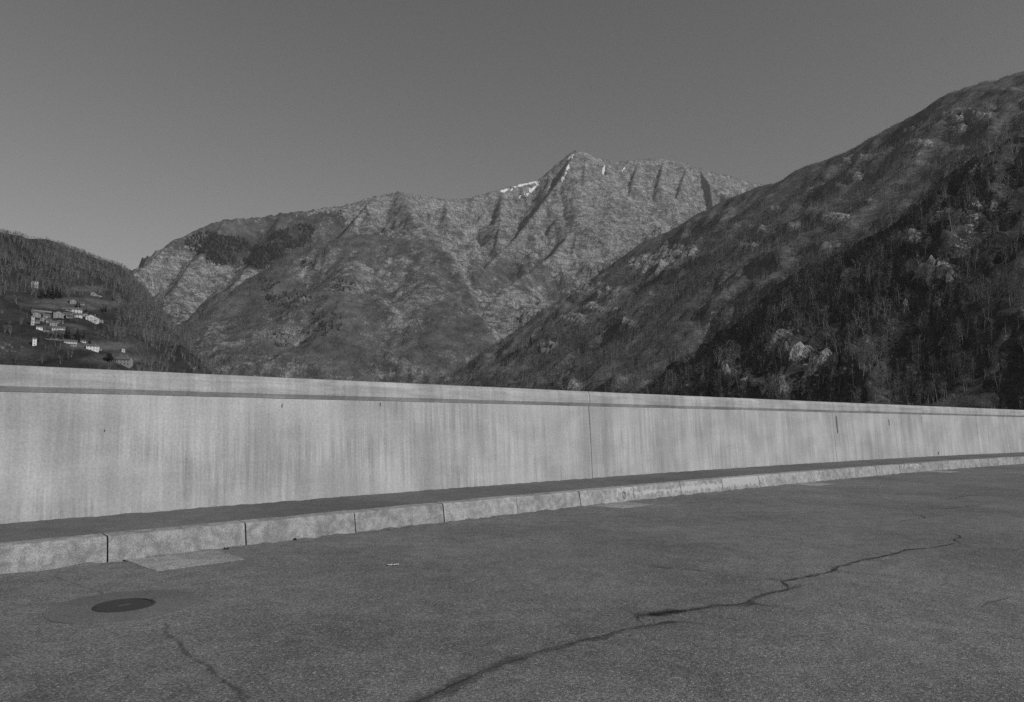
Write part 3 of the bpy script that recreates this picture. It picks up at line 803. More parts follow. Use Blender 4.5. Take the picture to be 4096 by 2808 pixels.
# -- right-hand hillside
C = Layer("right_hillside", -420, 1500, 450, 2350, 5)
C.ridge([(3000, -40, 820), (2600, 60, 920), (2324, 160, 1005), (2265, 180, 1030), (2240, 182, 1050), (2200, 194, 1080), (2160, 216, 1110), (2100, 246, 1160), (2030, 286, 1220), (1960, 326, 1290), (1900, 351, 1340), (1830, 381, 1400), (1790, 405, 1440), (1725, 419, 1500), (1650, 451, 1560), (1600, 476, 1600),
         (1520, 522, 1660), (1480, 546, 1690), (1430, 581, 1720), (1380, 616, 1750), (1330, 650, 1770), (1280, 680, 1790), (1230, 716, 1810), (1180, 760, 1830), (1135, 797, 1850), (1060, 885, 1880)], 0.72, 0.7, (8, 75), 43, -40)
C.ridge([(1830, 381, 1400), (1760, 500, 1230), (1680, 620, 1080), (1560, 760, 960), (1450, 880, 860)], 0.62, 0.66, (10, 60), 44, -60)
C.ridge([(1480, 546, 1690), (1420, 680, 1480), (1340, 790, 1330), (1250, 880, 1200)], 0.62, 0.66, (10, 60), 45, -60)
C.ridge([(2160, 216, 1110), (2080, 380, 960), (1950, 520, 850)], 0.66, 0.7, (10, 60), 46, -60)
C.build(12, 15, 170, 47, None, 1.6, 3.0, 0.1, 5)
OUT_C = [(1475, 600, 45, 16), (1345, 660, 55, 14), (1540, 575, 40, 14), (1715, 522, 16, 9), (1690, 565, 26, 8), (1800, 520, 12, 9), (1300, 730, 26, 12), (1440, 735, 36, 8), (2195, 262, 48, 9), (2175, 285, 16, 20),
         (2060, 300, 22, 5), (2085, 335, 26, 12), (1950, 400, 10, 5), (1970, 455, 12, 5), (1900, 500, 30, 9), (1290, 865, 24, 8), (1250, 790, 26, 9), (1360, 700, 30, 10), (1760, 480, 14, 6), (1640, 640, 26, 6), (1880, 560, 22, 6)]
def outcrops(L, lst, amp, y0, y1):
    lump = ridged(L.X / 22, L.Y / 22, 4, 91, 0.65)
    px, py = L.pix(); acc = np.zeros(L.X.shape)
    for (a, b, rx, ry) in lst:
        acc = np.maximum(acc, blob(px, py, a, b, rx * 1.25, ry * 1.35, 0.75))
    br = fbm((L.X * 0.6 + L.Z * 1.2) / 30, (L.Z * 1.2 - L.Y * 0.3) / 9, 4, 92, 0.65)
    acc = acc * smooth(-0.3, 0.2, br)
    L.Z = L.Z + acc * (amp * (lump - 0.55)); L.rock = L.rock + 1.25 * acc
nc = fbm(C.X / 90, C.Y / 90, 4, 95)
C.rock = -0.12 + 0.35 * smooth(0.9, 1.4, C.slope()) + 0.16 * nc
outcrops(C, OUT_C, 6.0, 700, 1900)
C.tone = 1.0 + 0.12 * nc
C.finish(MAT['hill'])

# -- near shaded spur
D = Layer("shaded_spur", 60, 860, 120, 1000, 2.5)
D.ridge([(4600, -1000, 270), (3800, -480, 300), (3000, -30, 345), (2600, 150, 385), (2324, 300, 420), (2265, 332, 435), (2200, 371, 455), (2100, 441, 490), (2000, 521, 530), (1950, 561, 560), (1850, 606, 610), (1770, 661, 650), (1700, 721, 690), (1640, 786, 730), (1605, 841, 755), (1585, 880, 775), (1560, 960, 800)], 0.82, 0.8, (9, 40), 53)
D.ridge([(2100, 441, 490), (2040, 580, 445), (1960, 700, 410), (1860, 810, 385), (1780, 890, 365), (1720, 960, 350)], 0.8, 0.75, (7, 36), 54, -30)
D.ridge([(2420, 480, 330), (2300, 700, 290), (2200, 860, 265), (2120, 960, 250)], 0.8, 0.7, (6, 34), 55, -30)
D.ridge([(1850, 606, 610), (1790, 720, 560), (1720, 830, 520), (1680, 930, 490)], 0.8, 0.75, (7, 36), 56, -30)
D.build(7, 18, 90, 57, None, 0.9, 3.0, 0.5, 5)
OUT_D = [(1790, 815, 50, 45), (1740, 870, 50, 24), (1860, 840, 40, 22), (2110, 620, 50, 14), (2130, 650, 36, 20), (2050, 690, 20, 10), (2060, 545, 40, 10), (2150, 500, 40, 8), (1930, 640, 16, 26), (1660, 845, 26, 10), (2230, 470, 30, 8), (1900, 760, 14, 8), (1755, 900, 24, 24)]
D.rock = -0.1 + 0.3 * smooth(1.2, 1.9, D.slope()) + 0.14 * fbm(D.X / 50, D.Y / 50, 4, 98)
outcrops(D, OUT_D, 5.0, 200, 900)
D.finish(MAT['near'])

# -- hill with the village on the left
E_ = Layer("village_hill", -1150, -150, 330, 1500, 4)
E_.ridge([(-700, 420, 650), (-300, 480, 760), (0, 520, 900), (75, 543, 950), (100, 550, 970), (150, 562, 1010), (200, 577, 1050), (250, 592, 1090), (290, 607, 1120), (315, 633, 1150), (345, 670, 1175), (380, 706, 1190), (420, 757, 1210), (455, 832, 1230), (475, 920, 1240)], 0.6, 0.5, (5, 70), 63, -60)
E_.ridge([(100, 550, 970), (120, 640, 880), (150, 690, 800), (170, 735, 720), (200, 800, 640), (220, 860, 580)], 0.42, 0.42, (3, 60), 64, -60)
E_.ridge([(315, 633, 1150), (340, 720, 1030), (370, 790, 930), (400, 870, 850)], 0.5, 0.6, (6, 60), 65, -60)
E_.build(14, 12, 150, 67, None, 0.7, 5.0, 0.2, 3)
ne = fbm(E_.X / 80, E_.Y / 80, 4, 99)
ax0 = far_pt(455, 832, 1230); axd = np.array([-0.41, 1.0]); axd /= np.hypot(*axd)
q_ = -(E_.X - ax0[0]) * axd[1] + (E_.Y - ax0[1]) * axd[0]
cut = ax0[2] - 5 + 1.3 * q_ + 4 * fbm(E_.X / 40, E_.Y / 40, 3, 68)
mn = np.minimum(E_.Z, cut); E_.Z = mn - 6 * np.log(np.exp(-(E_.Z - mn) / 6) + np.exp(-(cut - mn) / 6))
px, py = E_.pix()
E_.rock = -0.16 + 0.4 * smooth(0.75, 1.2, E_.slope()) + 0.12 * ne + 0.35 * blob(px, py, 155, 600, 70, 22) + 0.3 * blob(px, py, 360, 745, 45, 28)
meadow = np.maximum.reduce([blob(px, py, 170, 690, 110, 14), blob(px, py, 225, 785, 90, 10), blob(px, py, 260, 815, 70, 12), blob(px, py, 200, 655, 45, 7), blob(px, py, 140, 745, 50, 12)])
E_.tone = 0.68 + 0.3 * ne + 0.85 * meadow
E_.meadow = meadow
E_.finish(MAT['left'])

# -- valley floor to the horizon
me = grid_mesh("valley_floor", np.array([(x, y, -185.0) for x in (-9000, 9000) for y in (-9000, 9000)]), 2, 2)
if me.polygons[0].normal.z < 0: me.flip_normals()
vf = link("valley_floor", me, MAT['valley']); vf["kind"] = "structure"
# ------------------------------------------------------------------ trees: shared meshes
def tube(V, F, a, b, ra, rb, n=4):
    a, b = np.array(a, float), np.array(b, float); d = b - a; d /= np.linalg.norm(d) + 1e-9
    u = np.cross(d, [0.3, 0.9, 0.2]); u /= np.linalg.norm(u); w = np.cross(d, u); k = len(V)
    for p, r in ((a, ra), (b, rb)):
        for i in range(n):
            t = 2 * math.pi * i / n; V.append(tuple(p + r * (math.cos(t) * u + math.sin(t) * w)))
    for i in range(n):
        j = (i + 1) % n; F.append((k + i, k + j, k + n + j, k + n + i))
def bare_tree(seed, H, limbs, twigs, tw, rt, spread=0.3, stems=1):
    r = random.Random(seed); TV, TF, CV, CF_ = [], [], [], []
    for st in range(stems):
        p = np.array([r.uniform(-.5, .5) * (stems > 1), r.uniform(-.5, .5) * (stems > 1), -0.8]); lean = np.array([r.uniform(-.12, .12), r.uniform(-.12, .12), 1.0]) * (1 if stems == 1 else 1)
        if stems > 1: lean[:2] *= 2.2
        pts = [p]; nseg = 5; hh = H * r.uniform(0.82, 1.0)
        for i in range(nseg):
            p = p + (lean + np.array([r.uniform(-.09, .09), r.uniform(-.09, .09), 0])) * hh / nseg; pts.append(p)
        for i in range(nseg):
            tube(TV, TF, pts[i], pts[i + 1], rt * (1 - i / (nseg + 0.4)), rt * (1 - (i + 1) / (nseg + 0.4)), 5)
        for l in range(limbs // stems):
            f = r.uniform(0.32, 0.97); i = min(int(f * nseg), nseg - 1); q = pts[i] + (pts[i + 1] - pts[i]) * (f * nseg - i)
            an = r.uniform(0, 2 * math.pi); ln = H * spread * r.uniform(0.6, 1.15) * (1.15 - 0.7 * f)
            up = r.uniform(0.45, 1.2); d = np.array([math.cos(an), math.sin(an), up]); d /= np.linalg.norm(d)
            mid = q + d * ln * 0.5; end = mid + (d + np.array([r.uniform(-.3, .3), r.uniform(-.3, .3), r.uniform(0, .5)])) * ln * 0.5
            tube(CV, CF_, q, mid, rt * 0.34, rt * 0.2, 3); tube(CV, CF_, mid, end, rt * 0.2, rt * 0.05, 3)
            for k in range(twigs):
                t = r.uniform(0.25, 1.0); b0 = q + (mid - q) * (t * 2) if t < .5 else mid + (end - mid) * (t * 2 - 1)
                dd = d * 0.5 + np.array([r.gauss(0, .6), r.gauss(0, .6), r.gauss(.45, .45)]); dd /= np.linalg.norm(dd)
                L_ = H * r.uniform(0.07, 0.16); w = np.cross(dd, [r.gauss(0, 1), r.gauss(0, 1), r.gauss(0, 1)]); w /= np.linalg.norm(w) + 1e-9
                k0 = len(CV); CV += [tuple(b0 - w * tw / 2), tuple(b0 + w * tw / 2), tuple(b0 + dd * L_)]; CF_.append((k0, k0 + 1, k0 + 2))
                e2 = b0 + dd * L_ * 0.5; d3 = dd + np.array([r.gauss(0, .7), r.gauss(0, .7), r.gauss(.1, .5)]); d3 /= np.linalg.norm(d3)
                CV += [tuple(e2 - w * tw / 3), tuple(e2 + w * tw / 3), tuple(e2 + d3 * L_ * 0.7)]; CF_.append((k0 + 3, k0 + 4, k0 + 5))
    return (TV, TF), (CV, CF_)
def conifer(seed, H, tiers=11, br=9):
    r = random.Random(seed); TV, TF, CV, CF_ = [], [], [], []
    tube(TV, TF, (0, 0, -0.8), (0, 0, H * 0.97), H * 0.02, 0.02, 5)
    for t in range(tiers):
        f = 0.1 + 0.88 * t / tiers; z = H * f; R = H * 0.2 * (1 - f) ** 0.8 + 0.15
        for k in range(br):
            an = 2 * math.pi * (k + r.random()) / br; ln = R * r.uniform(0.6, 1.2); c_, s_ = math.cos(an), math.sin(an)
            dz = -ln * r.uniform(0.15, 0.6); w = ln * r.uniform(0.25, 0.45); k0 = len(CV); zz = z + r.uniform(-.03, .03) * H
            CV += [(0.0, 0.0, zz + ln * .25), (ln * .7 * c_ - w * s_, ln * .7 * s_ + w * c_, zz + dz * .7), (ln * c_, ln * s_, zz + dz), (ln * .7 * c_ + w * s_, ln * .7 * s_ - w * c_, zz + dz * .7)]
            CF_ += [(k0, k0 + 1, k0 + 2), (k0, k0 + 2, k0 + 3)]
    return (TV, TF), (CV, CF_)
def leafy(seed, R, n=420):
    r = random.Random(seed); TV, TF, CV, CF_ = [], [], [], []
    tube(TV, TF, (0, 0, -0.6), (0, 0, R * 0.9), R * 0.07, R * 0.04, 5)
    cl = [np.array([r.gauss(0, .45), r.gauss(0, .45), r.uniform(.3, 1.25)]) * R for _ in range(9)]
    for _ in range(n):
        c_ = cl[r.randrange(9)]; d = np.array([r.gauss(0, 1), r.gauss(0, 1), r.gauss(0, 1)]); d /= np.linalg.norm(d)
        p = c_ + d * R * 0.42 * r.uniform(.75, 1.05); u = np.cross(d, [r.gauss(0, 1), r.gauss(0, 1), r.gauss(0, 1)]); u /= np.linalg.norm(u); w = np.cross(d + u * r.gauss(0, .5), u)
        s_ = R * 0.11; k0 = len(CV)
        CV += [tuple(p - u * s_), tuple(p + w * s_ * .6), tuple(p + u * s_), tuple(p - w * s_ * .6)]; CF_.append((k0, k0 + 1, k0 + 2, k0 + 3))
    return (TV, TF), (CV, CF_)

def joined(name, parts, mats):
    V, F, mi = [], [], []
    for k, (v, f) in enumerate(parts):
        o_ = len(V); V += v; F += [tuple(i + o_ for i in q) for q in f]; mi += [k] * len(f)
    me = mesh(name, V, F)
    for mt in mats: me.materials.append(mt)
    me.polygons.foreach_set("material_index", mi)
    return me

def src_collection(name, meshes):
    c_ = bpy.data.collections.new(name)
    for i, me in enumerate(meshes):
        c_.objects.link(bpy.data.objects.new(f"{name}_{i:02d}", me))
    return c_
bark, twig, needle = MAT['bark'], MAT['twig'], MAT['needle']
SRC_MID = src_collection("tree_source", [joined("bare_tree_far", bare_tree(200 + i, 10, 9, 4, 0.16, 0.17, 0.30), (bark, twig)) for i in range(6)])
SRC_BROAD = src_collection("broad_tree_source", [joined("bare_tree_mid", bare_tree(230 + i, 11, 14, 7, 0.10, 0.16, 0.30, 1 + (i % 3 == 2)), (bark, twig)) for i in range(6)])
SRC_CON = src_collection("conifer_source", [joined("conifer_far", conifer(260 + i, 16, 8, 7), (bark, needle)) for i in range(4)])

def scatter_group(name, coll):
    ng = bpy.data.node_groups.new(name, 'GeometryNodeTree')
    ng.interface.new_socket("Geometry", in_out='INPUT', socket_type='NodeSocketGeometry')
    ng.interface.new_socket("Geometry", in_out='OUTPUT', socket_type='NodeSocketGeometry')
    n = ng.nodes; gi = n.new("NodeGroupInput"); go = n.new("NodeGroupOutput")
    ip = n.new("GeometryNodeInstanceOnPoints"); ci = n.new("GeometryNodeCollectionInfo")
    ci.inputs["Collection"].default_value = coll; ci.inputs["Separate Children"].default_value = True; ci.inputs["Reset Children"].default_value = True
    def na(nm, ty):
        a = n.new("GeometryNodeInputNamedAttribute"); a.data_type = ty; a.inputs["Name"].default_value = nm; return a.outputs["Attribute"]
    cx_ = n.new("ShaderNodeCombineXYZ")
    l = ng.links
    l.new(gi.outputs[0], ip.inputs["Points"]); l.new(ci.outputs[0], ip.inputs["Instance"])
    ip.inputs["Pick Instance"].default_value = True
    l.new(na("var", 'INT'), ip.inputs["Instance Index"])
    l.new(na("rot", 'FLOAT'), cx_.inputs[2]); l.new(cx_.outputs[0], ip.inputs["Rotation"])
    l.new(na("scl", 'FLOAT'), ip.inputs["Scale"]); l.new(ip.outputs[0], go.inputs[0])
    return ng

def visible_px(P, mx=60):
    u, v, d = project(P); return (d > 0) & (u > -mx) & (u < 4096 + mx) & (v > -200) & (v < 1700)
def scatter(name, pts, coll, nvar, smin, smax, label, cat, mul=None):
    me = bpy.data.meshes.new(name); n = len(pts)
    me.vertices.add(n); me.vertices.foreach_set("co", pts.astype(np.float32).ravel())
    a = me.attributes.new("var", 'INT', 'POINT'); a.data.foreach_set("value", RNG.integers(0, nvar, n).astype(np.int32))
    set_attr(me, "rot", RNG.uniform(0, 6.28, n)); set_attr(me, "scl", RNG.uniform(smin, smax, n) * (1.0 if mul is None else mul))
    o = bpy.data.objects.new(name, me); COL.objects.link(o)
    md = o.modifiers.new("scatter", 'NODES'); md.node_group = scatter_group(name + "_scatter", coll)
    tag(o, label, cat, kind="stuff"); print(name, n)
    return o
def sample(L, n, keep=None, rockmax=0.45):
    x = RNG.uniform(L.xs[0], L.xs[-1], n); y = RNG.uniform(L.ys[0], L.ys[-1], n); z = L.at(x, y)
    P = np.stack([x, y, z], -1); k = visible_px(P) & (z > -150)
    i = np.clip(((x - L.xs[0]) / L.res).astype(int), 0, len(L.xs) - 1); j = np.clip(((y - L.ys[0]) / L.res).astype(int), 0, len(L.ys) - 1)
    rk_ = L.rock[i, j]; k &= RNG.random(n) > smooth(0.12, rockmax, rk_)
    u, v, d = project(P)
    if keep is not None: k &= keep(u / 1.76248, v / 1.76248, x, y, z, i, j)
    P = P[k]
    # drop the ones hidden behind their own hill
    t = np.linspace(0.3, 0.985, 60)[:, None]
    X = P[:, 0][None] * t; Y = P[:, 1][None] * t; Zr = CAM_H + (P[:, 2][None] + 14 - CAM_H) * t
    inside = (X > L.xs[0]) & (X < L.xs[-1]) & (Y > L.ys[0]) & (Y < L.ys[-1])
    hid = (inside & (L.at(X, Y) > Zr + 2)).any(0)
    return P[~hid]

def clump(x, y, s, seed): return smooth(-0.45, 0.15, fbm(x / s, y / s, 3, seed))
def crest_mul(L, P, lo, dist):
    i = np.clip(((P[:, 0] - L.xs[0]) / L.res).astype(int), 0, len(L.xs) - 1); j = np.clip(((P[:, 1] - L.ys[0]) / L.res).astype(int), 0, len(L.ys) - 1)
    return lo + (1 - lo) * smooth(0, dist, L.crest_d[i, j])
cp_ = sample(C, 190000, lambda a, b, x, y, z, i, j: RNG.random(len(x)) < 0.25 + 0.75 * clump(x, y, 60, 301))
scatter("wood_on_right_hillside", cp_, SRC_MID, 6, 0.6, 1.15, "bare winter wood covering the right-hand hillside", "wood", crest_mul(C, cp_, 0.3, 160))
scatter("wood_on_shoulder", sample(B, 90000, lambda a, b, x, y, z, i, j: RNG.random(len(x)) < 0.15 + 0.85 * clump(x, y, 90, 302)), SRC_MID, 6, 0.6, 1.15, "bare wood on the rounded shoulder below the peak", "wood")
ep_ = sample(E_, 80000, lambda a, b, x, y, z, i, j: (RNG.random(len(x)) < (1 - E_.meadow[i, j]) * (0.3 + 0.7 * clump(x, y, 50, 303))) & ((b < 670) | (a > 260) | (RNG.random(len(x)) < 0.14)) & (blob(a, b, 276, 822, 42, 30) < 0.2) & (blob(a, b, 215, 800, 50, 18) < 0.3))
scatter("wood_on_village_hill", ep_, SRC_BROAD, 6, 0.5, 0.95, "bare wood around and above the village", "wood", crest_mul(E_, ep_, 0.5, 60))
def far_con(a, b, x, y, z, i, j):
    m_ = np.maximum.reduce([blob(a, b, *q, 0.3) for q in ((470, 553, 48, 24), (530, 570, 62, 32), (600, 592, 36, 20), (660, 543, 46, 22), (622, 575, 36, 20), (690, 522, 26, 14), (500, 590, 40, 12))])
    m_ = m_ - np.maximum.reduce([blob(a, b, *q, 0.3) for q in ((580, 545, 22, 15), (548, 580, 26, 6), (668, 530, 16, 9))])
    return (m_ > 0.3) & (a > 415)
scatter("conifer_wood", sample(A, 420000, far_con, 2.0), SRC_CON, 4, 0.7, 1.4, "dark conifer wood in patches on the far left mountain flank", "wood")
def mid_con(a, b, x, y, z, i, j):
    m_ = np.maximum.reduce([blob(a, b, *q, 0.5) for q in ((610, 645, 30, 16), (655, 680, 50, 20), (780, 650, 26, 12), (735, 735, 40, 26), (700, 600, 18, 10), (700, 760, 26, 16), (640, 770, 20, 20))])
    return (m_ > 0.3) & (RNG.random(len(x)) < 0.5)
scatter("conifer_clumps", sample(B, 60000, mid_con, 2.0), SRC_CON, 4, 0.45, 0.9, "scattered dark conifers on the rounded shoulder", "wood")

# near spur: the largest trees are things of their own, the rest one wood
spts = sample(D, 60000, lambda a, b, x, y, z, i, j: (RNG.random(len(x)) < 0.3 + 0.7 * clump(x, y, 28, 304)))
u, v, d = project(spts + np.array([0, 0, 5.0]))
wall_top = 1461 + 0.0442 * u
order = np.argsort(d + 1e4 * ((v > wall_top - 6) | (u < 0) | (u > 4096)))
near_i, rest_i = order[:260], order[260:]
scatter("wood_on_shaded_spur", spts[rest_i], SRC_BROAD, 6, 0.5, 1.05, "bare wood on the shaded spur beyond the right end of the wall", "wood")
near_mesh = []
for i in range(7):
    tr, cr_ = bare_tree(300 + i, 10, 18, 9, 0.06, 0.15, 0.30, (1, 1, 2, 1, 3, 1, 2)[i])
    near_mesh.append((mesh("trunk", *tr), mesh("crown", *cr_)))
    near_mesh[-1][0].materials.append(bark); near_mesh[-1][1].materials.append(twig)
rt_ = random.Random(12)
for q in spts[near_i]:
    a, b = near_mesh[rt_.randrange(7)]
    e = empty("bare_tree", tuple(q)); s_ = rt_.uniform(0.55, 1.05); e.scale = (s_, s_, s_); e.rotation_euler = (0, 0, rt_.uniform(0, 6.28))
    tag(e, "bare winter tree on the shaded spur rising behind the right end of the wall", "tree", "bare trees on the shaded spur")
    for nm, me in (("trunk", a), ("crown", b)):
        o = bpy.data.objects.new(nm, me); COL.objects.link(o); o.parent = e

# ------------------------------------------------------------------ the village
def hp(x, y): return (120 + x / 3.54) / 1.76248, (1050 + y / 3.54) / 1.76248
def bx(x0, x1, y0, y1, z0, z1):
    V = [(x, y, z) for x in (x0, x1) for y in (y0, y1) for z in (z0, z1)]
    return V, [(0, 1, 3, 2), (4, 6, 7, 5), (0, 4, 5, 1), (2, 3, 7, 6), (0, 2, 6, 4), (1, 5, 7, 3)]
def house(x, y, w, h, mat, label, gable=False, rot=0.0, cols=3, rows=2, pitch=0.5, chimney=False):
    P = E_.hit(*hp(x, y), 380, 1240); d = P[1]; k = d * 1.0 / (FPX * 1.0) * math.sqrt(1 + (P[0] / P[1]) ** 2) / 3.54 * 1.0
    W, Hh = w * k, h * k * 1.08
    dep = W * 0.75 if not gable else W * 1.15
    rise = (W if gable else dep) * 0.5 * pitch; wh = max(Hh - rise * 0.8, Hh * 0.5)
    e = empty("house", (P[0], P[1], P[2] + 0.0)); face = math.atan2(-P[0], P[1]); e.rotation_euler = (0, 0, face + rot)
    tag(e, label, "house", "houses of the hillside village")
    z0 = -3.5
    V, F = bx(-W / 2, W / 2, 0, dep, z0, wh)
    if gable: V += [(0, 0, wh + rise), (0, dep, wh + rise)]; F += [(1, 5, 8), (3, 9, 7), (1, 8, 9, 3), (5, 7, 9, 8)]
    else: V += [(-W / 2, dep / 2, wh + rise), (W / 2, dep / 2, wh + rise)]; F += [(1, 8, 3), (5, 7, 9), (1, 5, 9, 8), (3, 8, 9, 7)]
    link("wall", mesh("wall", V, F), mat, e)
    ov, t = 0.45, 0.22
    RV, RF = [], []
    for sgn in (-1, 1):
        k0 = len(RV)
        if gable:
            X1 = sgn * (W / 2 + ov); z1 = wh - ov * rise / (W / 2)
            for yy in (-ov, dep + ov): RV += [(0, yy, wh + rise + 0.05), (X1, yy, z1 + 0.05), (X1, yy, z1 + 0.05 + t), (0, yy, wh + rise + 0.05 + t)]
        else:
            Y1 = dep / 2 + sgn * (dep / 2 + ov); z1 = wh - ov * rise / (dep / 2)
            for xx in (-W / 2 - ov, W / 2 + ov): RV += [(xx, dep / 2, wh + rise + 0.05), (xx, Y1, z1 + 0.05), (xx, Y1, z1 + 0.05 + t), (xx, dep / 2, wh + rise + 0.05 + t)]
        RF += [tuple(k0 + i for i in q) for q in ((0, 1, 2, 3), (7, 6, 5, 4), (0, 4, 5, 1), (3, 2, 6, 7), (1, 5, 6, 2))]
    rf = link("roof", mesh("roof", RV, RF), MAT['roof'], e)
    if chimney:
        link("chimney", mesh("chimney", *bx(W * .18, W * .18 + .7, dep * .4, dep * .4 + .7, wh, wh + rise + 1.0)), MAT['stone'], rf)
    ww, wt_ = min(0.85, W / cols * .26), min(1.1, wh / rows * .36)
    wm = mesh("window", *bx(-ww / 2, ww / 2, -0.06, 0.1, -wt_ / 2, wt_ / 2)); wm.materials.append(MAT['glass'])
    for i in range(cols):
        for j in range(rows):
            o = bpy.data.objects.new("window", wm); COL.objects.link(o); o.parent = e
            o.location = (W * ((i + .5) / cols - .5), 0, wh * ((j + .55) / rows))
    return e
pl, stn = MAT['plaster'], MAT['stone']
house(62, 358, 75, 78, pl, "white block house alone among the trees at the left edge, highest on the hill", False, .1, 2, 2, .25)
house(895, 470, 62, 46, stn, "small pale gabled hut on the terrace below the upper meadow", True, -.2, 1, 1)
house(650, 724, 132, 66, pl, "long white house at the top of the village with a dark conifer behind", False, .15, 4, 2, .45, True)
house(522, 692, 104, 40, stn, "low barn under a long dark roof left of the top white house", False, -.2, 2, 1)
house(402, 786, 108, 74, stn, "stone house showing its gable on the left of the village", True, .1, 3, 2)
house(685, 786, 84, 52, pl, "pale house just below the long top white house", False, .1, 3, 2)
house(862, 838, 122, 78, pl, "pale two-storey gabled house at the right end of the village", True, -.25, 3, 2, .5, True)
house(236, 802, 84, 56, stn, "stone house with a slanting roof near the left edge of the village", False, .5, 2, 1)
house(95, 782, 84, 60, stn, "stone house at the left edge of the village under the terrace wall", True, .2, 2, 2)
house(36, 892, 34, 108, pl, "tall narrow white house cut by the left edge of the village", False, .1, 1, 3, .4)
house(133, 956, 66, 44, pl, "small white house below the tall narrow one", False, .1, 2, 1)
house(350, 962, 62, 40, pl, "bright white cottage at the foot of the village, left of its twin", False, .1, 2, 1)
house(440, 957, 86, 36, pl, "low white cottage at the foot of the village, right of its twin", False, .05, 3, 1)
house(330, 904, 78, 60, stn, "stone house in the middle of the village with stacked balconies", False, .1, 2, 3)
house(342, 1110, 76, 30, pl, "low white shed standing on the terrace road", False, .05, 2, 1, .3)
house(572, 1168, 142, 56, pl, "long white house under dark trees at the end of the terrace road", False, .1, 5, 2, .35)
house(612, 1192, 62, 26, pl, "low white annex in front of the long terrace house", False, .1, 2, 1, .3)
house(745, 1142, 66, 32, pl, "small white house right of the terrace road", False, -.1, 2, 1, .4)
house(880, 1252, 136, 70, pl, "bright white house with dark windows alone on the lower meadow", False, -.12, 4, 2, .35, True)
house(978, 1246, 58, 40, stn, "stone annex beside the bright white meadow house", False, -.12, 2, 1)
house(1310, 1458, 162, 96, stn, "old stone house with a slab roof lowest on the hill just above the wall", False, -.35, 4, 2, .5, True)
house(1320, 1272, 38, 46, pl, "tiny white hut above the lowest stone house", True, 0, 1, 1)
house(62, 1178, 42, 86, pl, "tall white house at the left edge level with the terrace road", False, .1, 1, 3, .4)
house(612, 582, 72, 46, stn, "stone barn above the village below the dark conifers", True, .2, 2, 1)
house(736, 606, 52, 32, stn, "little stone hut above the top white house", False, -.1, 1, 1)
house(785, 772, 56, 42, stn, "stone hut between the two pale houses on the right of the village", True, .1, 1, 1)
house(560, 792, 74, 42, stn, "low stone house between the gable house and the pale one", False, .1, 2, 1)
house(1012, 852, 42, 36, stn, "small stone hut right of the village's last house", True, 0, 1, 1)

house(62, 742, 60, 36, stn, "low stone house against the terrace wall at the left edge", False, .2, 2, 1)
house(166, 748, 58, 34, stn, "low stone house under the middle of the terrace wall", False, -.1, 2, 1)
house(182, 836, 62, 44, stn, "stone house below the one with the slanting roof", True, .3, 2, 1)
house(268, 858, 58, 40, pl, "small pale house left of the balcony house", False, .1, 2, 1)
house(96, 866, 60, 42, stn, "stone house right of the tall narrow white house", False, .2, 2, 1)
house(430, 868, 58, 36, stn, "low stone house right of the balcony house", False, -.1, 2, 1)
house(520, 752, 70, 36, stn, "stone barn below the long dark barn roof", False, .1, 2, 1)
house(606, 758, 52, 36, stn, "stone hut wedged below the long top white house", True, .1, 1, 1)
def terrace(x, y, ln, label, h=1.4):
    P = E_.hit(*hp(x, y), 380, 1240); k = P[1] / FPX / 3.54 * 1.1; n = 10; V, F = [], []
    face = math.atan2(-P[0], P[1]); c_, s_ = math.cos(face), math.sin(face)
    for i in range(n + 1):
        t_ = (i / n - .5) * ln * k; X, Y = t_ * c_, t_ * s_; zg = float(E_.at(P[0] + X, P[1] + Y)) - P[2]
        for dy in (0, 0.6):
            for z in (-1.5, h): V.append((X - s_ * dy, Y + c_ * dy, zg * 0.35 + z))
    for i in range(n):
        a = i * 4; b = a + 4; F += [(a, b, b + 1, a + 1), (a + 1, b + 1, b + 3, a + 3), (a + 3, b + 3, b + 2, a + 2)]
    F += [(0, 1, 3, 2), (n * 4, n * 4 + 2, n * 4 + 3, n * 4 + 1)]
    o = link("terrace_wall", mesh("terrace_wall", V, F), MAT['stone']); o.location = P
    tag(o, label, "wall")
terrace(180, 702, 250, "pale terrace wall along the meadow at the top left of the village")
terrace(960, 486, 110, "short pale terrace wall right of the small gabled hut")
terrace(300, 1106, 330, "long pale terrace road wall below the village", 1.0)
terrace(215, 978, 95, "pale terrace wall below the small white house on the left", 1.0)

def solo(kind, x, y, hgt, label, i, L=E_, pxy=None, y0=380, y1=1240):
    P = L.hit(*(pxy or hp(x, y)), y0, y1)
    me = solo_mesh[kind][i % len(solo_mesh[kind])]; s_ = hgt / 10.0
    e = empty("conifer_tree" if kind == 'con' else "evergreen_bush", (P[0], P[1], P[2])); e.scale = (s_, s_, s_); e.rotation_euler = (0, 0, i * 1.7)
    tag(e, label, "tree" if kind == 'con' else "bush", "dark conifers around the village" if kind == 'con' and pxy is None else None)
    for nm, m_ in zip(("trunk", "crown"), me):
        o = bpy.data.objects.new(nm, m_); COL.objects.link(o); o.parent = e
solo_mesh = {'con': [], 'bush': []}
for i in range(4):
    a, b = conifer(400 + i, 10, 13, 10); a, b = mesh("trunk", *a), mesh("crown", *b); a.materials.append(bark); b.materials.append(needle); solo_mesh['con'].append((a, b))
for i in range(2):
    a, b = leafy(420 + i, 5.0, 520); a, b = mesh("trunk", *a), mesh("crown", *b); a.materials.append(bark); b.materials.append(MAT['bush']); solo_mesh['bush'].append((a, b))
